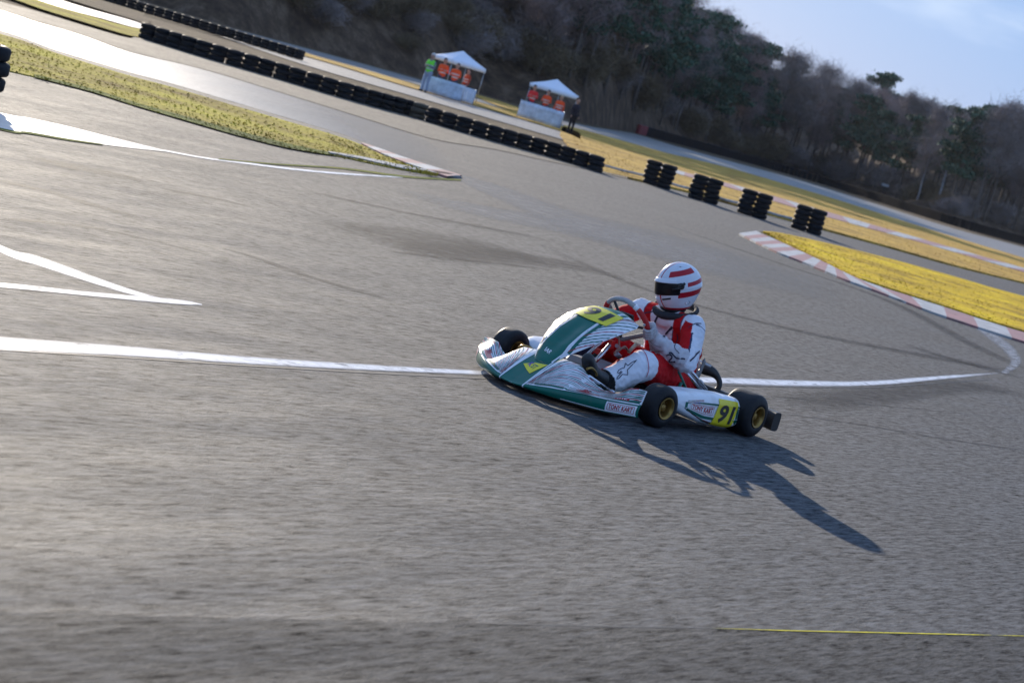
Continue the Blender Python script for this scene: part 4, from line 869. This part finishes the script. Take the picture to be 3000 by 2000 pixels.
mb = MB(); mb.box(SC+SN*.012+S2*.02, (.012, .10, .07), rot=(-SN).to_track_quat('X', 'Z').to_matrix()); mb.build('lap_display', M['k_black'], sw)
vs, fs = text_mesh('TONYKART', .01); mb = MB()          # letters around the grey part of the rim
def rl(x, y):
    an = math.radians(-50+72*x); c = rimp(an); o = (c-SC).normalized(); th = math.radians(10+70*y); return c+(o*math.cos(th)*.6+SN*math.sin(th)+o*.35).normalized()*.0166
mb.add([rl(x, y) for x, y in vs], fs); mb.build('rim_lettering', M['k_purple'], sw)
part('steering_column', MB().tube([SC-SN*.04, SC-SN*.40], .010), M['chrome'])
part('column_bracket', MB().tube([K(1742, 1062, .10), K(1786, 1010, .10)], .014).tube([K(1742, 1062, -.10), K(1786, 1010, -.10)], .012), M['chrome'])
part('fuel_tank', MB().box((.98, .02, .15), (.34, .24, .19)), M['tank']).modifiers.new('b', 'BEVEL').width = .03
mb = MB(); mb.tube(smooth_pts([K(1720, 1080, .28), K(1733, 1078, .28), K(1744, 1088, .28), K(1748, 1100, .28)], 5), .008); part('brake_pedal', mb, M['gold'])
mb = MB(); mb.tube(smooth_pts([(1.30, -.30, .06), (1.34, -.30, .2), (1.34, -.22, .22), (1.34, -.16, .2)], 5), .008); part('throttle_pedal', mb, M['gold'])
part('brake_rod', MB().tube([K(1726, 1102, .36), K(1795, 1149, .36)], .009).tube([K(1790, 1146, .36), K(1800, 1153, .36)], .014), M['chrome'])
part('tie_rod', MB().tube([(.98, -.42, .10), (.98, .42, .10)], .009), M['chrome'])
mb = MB(); mb.tube(smooth_pts([K(1812, 985, .05), K(1814, 1010, .06), K(1808, 1030, .06), K(1830, 1015, .06), K(1840, 1028, .06)], 6), .006); mb.tube(smooth_pts([K(1800, 1035, .08), K(1815, 1020, .05), K(1838, 1022, .04)], 5), .006); part('fuel_hose', mb, new_mat('pale_hose', (.35, .22, .17), .5))
part('fuel_valve', MB().tube([K(1805, 1035, .06), K(1816, 1046, .06)], .016).tube([K(1806, 1012, .05), K(1812, 1016, .05)], .012), M['alu'])
part('gear_lever', MB().tube([K(1843, 1030, .02), K(1862, 1010, .0)], .012).tube([K(1862, 1010, 0), K(1872, 1012, 0)], .014), new_mat('cream_lever', (.5, .44, .30), .5))
part('battery_clamp', MB().box(K(1757, 1030, .0), (.06, .05, .03)).box(K(1790, 1008, .06), (.04, .03, .05)), M['red_part'])

# ------------------------------------------------------------------ driver
WH = (.74, .74, .80); RE = (.50, .006, .010); NV = (.035, .04, .09); BK = (.012, .012, .014)
hipL, hipR = (.16, .13, .20), (.16, -.09, .20); kneeL, kneeR = tuple(K(1882, 1070, .235)), (.70, -.21, .34); ankL, ankR = tuple(K(1778, 1119, .235)), (1.10, -.25, .13)
shL, shR = (.30, .215, .575), (.335, -.185, .575)
gripL = rimp(math.radians(98)); gripR = rimp(math.radians(-92))
elL = Vector((.485, .36, .365)); elR = Vector((.46, -.36, .40)); wrL = gripL+Vector((-.075, .015, -.035)); wrR = gripR+Vector((-.075, -.01, -.03))
V3 = Vector
bp_ = [((.13, -.06, .19), (.13, .11, .19), .135, .135, 'hip'), ((.13, -.03, .24), (.17, -.03, .40), .135, .135, 'torso'), ((.13, .08, .24), (.17, .08, .40), .13, .135, 'torso'),
      ((.17, -.05, .40), (.23, -.065, .51), .135, .115, 'torso'), ((.17, .10, .40), (.23, .095, .51), .135, .115, 'torso'), (shR, shL, .068, .068, 'yoke'), ((.26, .015, .56), (.29, .02, .64), .075, .062, 'neck'),
      ((.31, .02, .70), (.345, .02, .76), .078, .088, 'head'), ((.40, .0, .745), (.425, -.012, .735), .018, .014, 'head'), ((.375, -.0, .70), (.395, -.01, .695), .03, .022, 'head'),
      (hipL, kneeL, .118, .100, 'thighL'), (kneeL, ankL, .102, .083, 'shinL'), (hipR, kneeR, .11, .088, 'thighR'), (kneeR, ankR, .088, .062, 'shinR'),
      (shL, elL, .080, .068, 'upperL'), (elL, wrL, .070, .047, 'foreL'), (shR, elR, .072, .056, 'upperR'), (elR, wrR, .058, .042, 'foreR'),
      (wrL, tuple(gripL+V3((-.03, .0, -.01))), .034, .022, 'hand'), (wrR, tuple(gripR+V3((-.03, 0, -.01))), .034, .022, 'hand')]
bp_ = [(tuple(a), tuple(b), ra, rb, k) for a, b, ra, rb, k in bp_]
def wrinkle(c):
    p = Vector([float(x) for x in c]); f = noise.noise(p*12)*.0075+noise.noise(Vector((p.x*34, p.y*20, p.z*34)))*.0048-abs(noise.noise(Vector((p.x*16+3, p.y*9, p.z*22))))*.007
    if p.z > .64: return f*.15
    # bunched cloth folds round the arms
    for a, b in ((elL, wrL), (elR, wrR)):
        d = b-a; t = (p-a).dot(d)/d.length_squared
        if -.3 < t < 1.0 and (p-(a+d*t)).length < .09: f += .0048*math.sin(t*30+noise.noise(p*12)*4)
    return f
def suit(P, prims):
    ids = bone_ids(P, prims); C = np.zeros((len(P), 3), 'f')
    for i, p in enumerate(P):
        a, b, ra, rb, k = prims[ids[i]]; a = np.array(a); b = np.array(b); d = b-a; t = float((p-a)@d/(d@d)); q = p-(a+d*t); r = np.linalg.norm(q)+1e-6; q = q/r; x, y, z = p; c = WH
        if k == 'hip': c = RE if z > .17 else NV
        elif k == 'torso':
            yy = abs(y-.02); c = WH
            if .085 < yy < .135 or (yy >= .085 and z < .33): c = RE
            if .075 < yy < .085: c = NV
            if x < .12: c = WH if yy < .1 else RE
            if z < .27: c = BK if z > .245 else RE
        elif k == 'yoke':
            c = WH; yy = abs(y-.02)
            if .085 < yy < .135: c = RE
            if .135 <= yy < .143: c = NV
        elif k in ('neck', 'head'): c = BK if k == 'neck' or x < .33 else (.42, .26, .19)
        elif k == 'thighL':
            c = RE
            if t > .96: c = WH
            if t < .15: c = RE
        elif k == 'shinL':
            c = WH
            if q[1] < -.35: c = RE
            if t < -.35 : c = RE
            if t > 1.03: c = BK
            dk = np.linalg.norm(p-np.array(K(1872, 1048, .31))); 
            if c == WH and dk < .075: m = .35*(1-dk/.075)+.1*noise.noise(Vector(map(float, p*40))); c = tuple(np.array(WH)*(1-m)+np.array((.12, .09, .08))*m)
        elif k == 'thighR': c = RE if q[1] > -.3 else WH
        elif k == 'shinR': c = NV if t > .25 else RE
        elif k == 'upperL':
            c = WH                                       # white outer sleeve, red stripe on the inner front
            inn = q@np.array([.72, -.35, .1])
            if inn > .50: c = RE
            elif .40 < inn <= .50 and z < .55: c = NV
            if t < .12 and z > .60: c = WH
            if .12 < t < .15 and inn < .3: c = NV
        elif k == 'foreL':
            c = (.56, .53, .56); inn = q@np.array([.2, -.6, -.3])
            if t < .10 and q@np.array([.6, 0, .5]) > .3: c = WH
        elif k == 'upperR': c = RE if q@np.array([.5, .2, .6]) > -.2 and t > .12 else WH
        elif k == 'foreR': c = RE if t < .85 else BK
        elif k == 'hand': c = (.42, .26, .19)
        C[i] = c
    return C
drv = blob('person', bp_, .0065, 10, None, M['painted'], suit, wrinkle)
tag(drv, 'kart driver in a white and red racing suit and striped helmet gripping the steering wheel', 'person')
bvh = BVHTree.FromObject(drv, bpy.context.evaluated_depsgraph_get())
def onbody(px, py, off=.0035):
    v = ray(px, py); h = bvh.ray_cast(CAM+v*8, v)
    return (h[0]+h[1]*off, h[1]) if h[0] is not None else None
def decal(pts, w, mi_name, name, closed=False, n=5, sub=6):
    """a thin embroidered line or painted fold shade laid on the suit"""
    P = smooth_pts([(x, y, 0) for x, y in pts], sub, closed) if sub > 1 else [V3((x, y, 0)) for x, y in pts]
    hits = [onbody(p.x, p.y) for p in P]; hits = [h for h in hits if h]; m = len(hits)
    if m < 2: return None
    A = []; B = []
    for i in range(m):
        a = hits[(i+1) % m if closed else min(i+1, m-1)][0]; b = hits[i-1 if closed or i > 0 else 0][0]; t = (a-b).normalized(); k = hits[i][1].cross(t); A.append(hits[i][0]+k*w/2); B.append(hits[i][0]-k*w/2)
    mb = MB(); mb.v = [tuple(x) for x in A+B]
    for i in range(m if closed else m-1):
        j = (i+1) % m
        if (hits[i][0]-hits[j][0]).length < .06: mb.f.append((i, j, m+j, m+i)); mb.m.append(0); mb.sm.append(True)
    o = mb.build(name, M[mi_name], drv); return o
M['seam_pink'] = new_mat('pink_piping', (.55, .15, .2), .8); M['fold_shade'] = new_mat('grey_fold_shade', (.26, .24, .27), .9); M['thread'] = new_mat('navy_thread', (.02, .02, .05), .8)
z4 = lambda L_: [(x/5.227+1680, y/5.227+860) for x, y in L_]
decal([p for a, b in zip(*(lambda q: (q, q[1:]+q[:1]))(z4([(970, 1015), (885, 1062), (826, 1108), (815, 1085), (795, 1065), (788, 1100), (778, 1135), (735, 1150), (690, 1175), (665, 1215), (690, 1222), (730, 1190), (742, 1200), (700, 1240), (660, 1285), (655, 1303), (690, 1298), (745, 1236), (780, 1240), (825, 1243), (828, 1200), (822, 1170), (900, 1090)]))) for p in (a, ((a[0]+b[0])/2, (a[1]+b[1])/2))], .005, 'thread', 'star_emblem', True, sub=1)
z3 = lambda L_: [(x/3.92+1740, y/3.92+740) for x, y in L_]
decal(z3([(800, 970), (850, 910), (905, 850)]), .016, 'thread', 'chest_strap'); decal(z3([(950, 930), (962, 980), (940, 1040), (925, 1090), (980, 1160)]), .005, 'thread', 'seam_piping'); decal(z3([(560, 1120), (600, 1180), (622, 1270), (625, 1350), (600, 1420)]), .006, 'seam_pink', 'seam_piping'); decal(z3([(540, 720), (600, 690), (660, 680), (700, 665)]), .007, 'thread', 'seam_piping'); decal(z3([(640, 1010), (700, 1060), (770, 1080)]), .005, 'fold_shade', 'sleeve_fold_shade'); decal(z3([(660, 1060), (720, 1120), (800, 1130)]), .005, 'fold_shade', 'sleeve_fold_shade')  # the grey sleeve lines paint in the shade of cloth folds
decal(z3([(690, 860), (705, 790), (740, 720)]), .014, 'thread', 'chest_strap')
decal(z3([(1080, 870), (1120, 840), (1170, 815), (1230, 815)]), .006, 'thread', 'seam_stripe')
decal(z3([(1100, 1245), (1150, 1195), (1210, 1130)]), .010, 'thread', 'seam_stripe')
for L_ in ([(830, 1180), (870, 1165), (900, 1200), (860, 1250), (940, 1250)], [(860, 1150), (890, 1150), (950, 1210), (1030, 1215)], [(1030, 1215), (1045, 1225)]): decal(z3(L_), .010, 'thread', 'elbow_logo', sub=3)
# boots
for nm, a, hd, lb in (('L', V3(ankL), V3((.13, -.01, .085)), 'black boot of the near foot'), ('R', V3(ankR), V3((.15, -.02, .05)), None)):
    if nm == 'L': a = K(1768, 1119, .235); c = K(1744, 1100, .235); hd = (K(1722, 1052, .235)-c)/1.15-V3((0, 0, .026))
    else: c = V3((a.x+.035, a.y, a.z-.055))
    o = blob('boot', [(tuple(a+V3((-.02, 0, .005))), tuple(c), .052, .050), (tuple(c), tuple(c+hd*.6), .050, .046), (tuple(c+hd*.6), tuple(c+hd*1.15+V3((0, 0, .03))), .048, .040)], .006, 5, drv, M['k_black'])
    if lb: o['label'] = lb
# gloves: palm, four fingers and a thumb closed on the rim
M['glove'] = new_mat('pale_glove', (.47, .44, .45), .8, var=.2, scale=50, bump=.5, bscale=90); M['glove_dark'] = new_mat('dark_glove', (.13, .09, .08), .8, var=.3, scale=50)
def glove(g, an, wr, sg, mat, lab):
    o_ = (g-SC).normalized(); tg = (rimp(an+.05)-rimp(an-.05)).normalized()*sg         # outwards, along the rim (thumb side up)
    if tg.z < 0: tg = -tg
    back = SN; pr = []
    palm = g-SN*-.034+o_*.006                                 # palm on the driver's side of the rim
    pr.append((tuple(wr), tuple(palm-tg*.005), .037, .034)); pr.append((tuple(palm-tg*.03), tuple(palm+tg*.03), .030, .029))
    pr.append((tuple(wr+(wr-palm).normalized()*.05), tuple(wr), .046, .038))
    for k in range(4):
        s = (k-1.5)*.0205; r = [.0092, .0098, .0100, .0092][k]; ln = [.9, 1, 1.05, .95][k]; c = g+tg*s
        kn = [c+SN*.034+o_*.012, c+SN*.020+o_*.034*ln, c-SN*.014+o_*.033*ln, c-SN*.030+o_*.008, c-SN*.022-o_*.014*ln]
        for i in range(4): pr.append((tuple(kn[i]), tuple(kn[i+1]), r*(1.12-.06*i), r*(1.06-.06*i)))
    th = [palm+tg*.030-o_*.01, palm+tg*.050-o_*.024-SN*.01, g+tg*.052-o_*.024-SN*.004, g+tg*.066-o_*.012-SN*.022]
    for i in range(3): pr.append((tuple(th[i]), tuple(th[i+1]), [.015, .012, .0105][i], [.012, .0105, .009][i]))
    o = blob('glove', pr, .0036, 2, drv, mat); o['label'] = lab; return o
glove(gripL, math.radians(98), wrL, 1, M['glove'], 'pale glove of the near hand'); glove(gripR, math.radians(-92), wrR, 1, M['glove_dark'], 'dark glove of the far hand')
# neck brace
mb = MB(); nb = [];
for a in range(0, 360, 15):
    t = math.radians(a); nb.append(V3((.265+.125*math.cos(t), .02+.140*math.sin(t), .632-.044*math.cos(t)+.012*abs(math.sin(t)))))
mb.tube(nb, [.021+.006*math.cos(2*math.radians(a)) for a in range(0, 360, 15)], closed=True, n=14); nbo = mb.build('neck_brace', new_mat('neck_brace_foam', (.016, .018, .024), .8, var=.2, scale=30, bump=.4), drv)
md = nbo.modifiers.new('s', 'SUBSURF'); md.levels = md.render_levels = 1

# helmet: local axes X forward, Y left, Z up
hf = math.radians(-27); hp_ = math.radians(15); hr = math.radians(3)
HM = Matrix.Translation((.320, .030, .792)) @ Matrix.Rotation(hf, 4, 'Z') @ Matrix.Rotation(hp_, 4, 'Y') @ Matrix.Rotation(hr, 4, 'X')
hel = empty('helmet'); hel.parent = drv; hel.matrix_local = HM; hel['label'] = 'white full-face helmet with red stripes and dark visor'
def hsurf(th, ph, off=0.):                                # th azimuth from front, ph elevation
    c, s = math.cos(ph), math.sin(ph); x = c*math.cos(th); y = c*math.sin(th); z = s
    f = max(0, x); rx = .153; ry = .130; rz = .152 if z > 0 else .178
    if z < 0: 
        k = min(1, -z*1.2); chin = .028*f**2*k; x2 = x*(rx-.004*k)+chin*1.0; y2 = y*(ry+.0-.020*k*abs(y)); z2 = z*rz*(1.0)
        if x < 0: x2 *= 1-.20*k*(-x); z2 *= 1-.12*(-x)
    else: x2 = x*rx*(1.03 if x < 0 else 1.0); y2 = y*ry; z2 = z*rz
    p = V3((x2, y2, z2))
    return p+p.normalized()*off
LO = math.radians(-54); MB_ = MB
D = math.radians
def hcol(th, ph):
    t, p = math.degrees(th), math.degrees(ph); at_ = abs(t)
    pr_ = p - 0
    if at_ < 60 and 28 < p: pass
    if (7 < at_*math.cos(ph) < 10.5) and p > 20 : return 1         # thin pair of crown lines
    if 36 < at_ < 122 and 26 < p-(at_-40)*.16 < 42: return 1               # broad side stripe
    if 88 < at_ < 152 and 4 < p-(at_-90)*.16 < 14: return 1
    if 66 < at_ < 158 and -21 < p-(at_-66)*.10 < -9: return 1
    if at_ < 150 and p < -47: return 1
    if 15 < at_ < 19 and p < -14: return 1
    return 0
mb = MB(); NT, NP = 420, 260
def eye(t, p): return abs(t) < 66 and -15 + .04*abs(t) < p < 13 - .02*abs(t)
idx = {}
for j in range(NP+1):
    for i in range(NT): th = -math.pi+2*math.pi*i/NT; ph = LO+(math.pi/2-LO)*j/NP; mb.v.append(tuple(hsurf(th, ph)))
for j in range(NP):
    for i in range(NT):
        i2 = (i+1) % NT; th = -math.pi+2*math.pi*(i+.5)/NT; ph = LO+(math.pi/2-LO)*(j+.5)/NP
        if eye(math.degrees(th), math.degrees(ph)): continue
        mb.f.append((j*NT+i, j*NT+i2, (j+1)*NT+i2, (j+1)*NT+i)); mb.m.append(hcol(th, ph)); mb.sm.append(True)
M['h_white'] = new_mat('helmet_white', (.66, .67, .74), .16, coat=.6); M['h_red'] = new_mat('helmet_red', (.42, .004, .018), .3, coat=.15, spec=.3); M['visor'] = new_mat('dark_visor', (.005, .005, .007), .3, spec=.3)
sh = mb.build('shell', [M['h_white'], M['h_red']], hel); md = sh.modifiers.new('t', 'SOLIDIFY'); md.thickness = .006; md.offset = -1
mb = MB(); mb.grid(lambda u, v: hsurf(D(-70+140*u), D((-16+.04*abs(-70+140*u))*(1-v)+(14-.02*abs(-70+140*u))*v), .002+.003*math.cos((u-.5)*math.pi)), 50, 12); v_ = mb.build('visor', M['visor'], hel); v_.modifiers.new('t', 'SOLIDIFY').thickness = .003
mb = MB(); mb.grid(lambda u, v: hsurf(D(-64+128*u), D(12+10*v), .004+.010*(1-v)*max(0, math.cos((u-.5)*math.pi))**.7), 50, 5); v_ = mb.build('peak', M['h_white'], hel); v_.modifiers.new('t', 'SOLIDIFY').thickness = .003
for s_ in (-1, 1):
    c = hsurf(D(72*s_), D(6), 0); mb = MB(); mb.lathe([(-.006, .022), (.006, .020), (.008, .012), (.008, .001)], c=c, axis=(0, s_, 0), n=20); mb.tube([hsurf(D(72*s_), D(4), .005), hsurf(D(60*s_), D(0), .006), hsurf(D(50*s_), D(-2), .006)], .007, n=8)
    mb.tube([hsurf(D(72*s_), D(6), .006), hsurf(D(80*s_), D(13), .006)], .009, n=8); mb.build('visor_pivot', M['k_black'], hel)
    mb = MB(); ring_ = [hsurf(D((96+8*math.cos(a))*s_), D(-32+4.2*math.sin(a)), .002) for a in np.linspace(0, 6.28, 20)[:-1]]; mb.tube(ring_, .0022, n=6, closed=True); mb.build('side_vent', M['chrome'], hel)
mb = MB(); mb.grid(lambda u, v: hsurf(D(-11+22*u), D(-44+22*v), .006), 8, 8); mb.build('chin_vent', M['h_white'], hel).modifiers.new('t', 'SOLIDIFY').thickness = .006
mb = MB(); mb.grid(lambda u, v: hsurf(D(22+26*u), D(-27+4*v+4*u), .0016), 10, 3); mb.build('chin_slot', M['k_black'], hel)
mb = MB(); mb.grid(lambda u, v: hsurf(D(66+8*u), D(58+2.2*v), .0016), 4, 2); mb.build('crown_mark', M['k_black'], hel)
pr = [((.30, .02, .665), (.285, .02, .70), .088, .092)]; o = blob('balaclava', pr, .008, 3, drv, M['k_black'])

# ------------------------------------------------------------------ thin winter haze over the whole place
mb = MB(); mb.box((-60, -60, 22.5), (900, 900, 49)); hz = mb.build('haze', [], fix=True)
hm = bpy.data.materials.new('haze'); hm.use_nodes = True; t = hm.node_tree; t.nodes.clear(); o_ = t.nodes.new('ShaderNodeOutputMaterial'); pv = t.nodes.new('ShaderNodeVolumePrincipled')
pv.inputs['Color'].default_value = (.86, .90, 1, 1); pv.inputs['Density'].default_value = .00006; pv.inputs['Anisotropy'].default_value = .3; t.links.new(pv.outputs[0], o_.inputs['Volume']); hz.data.materials.append(hm); hz['kind'] = 'stuff'
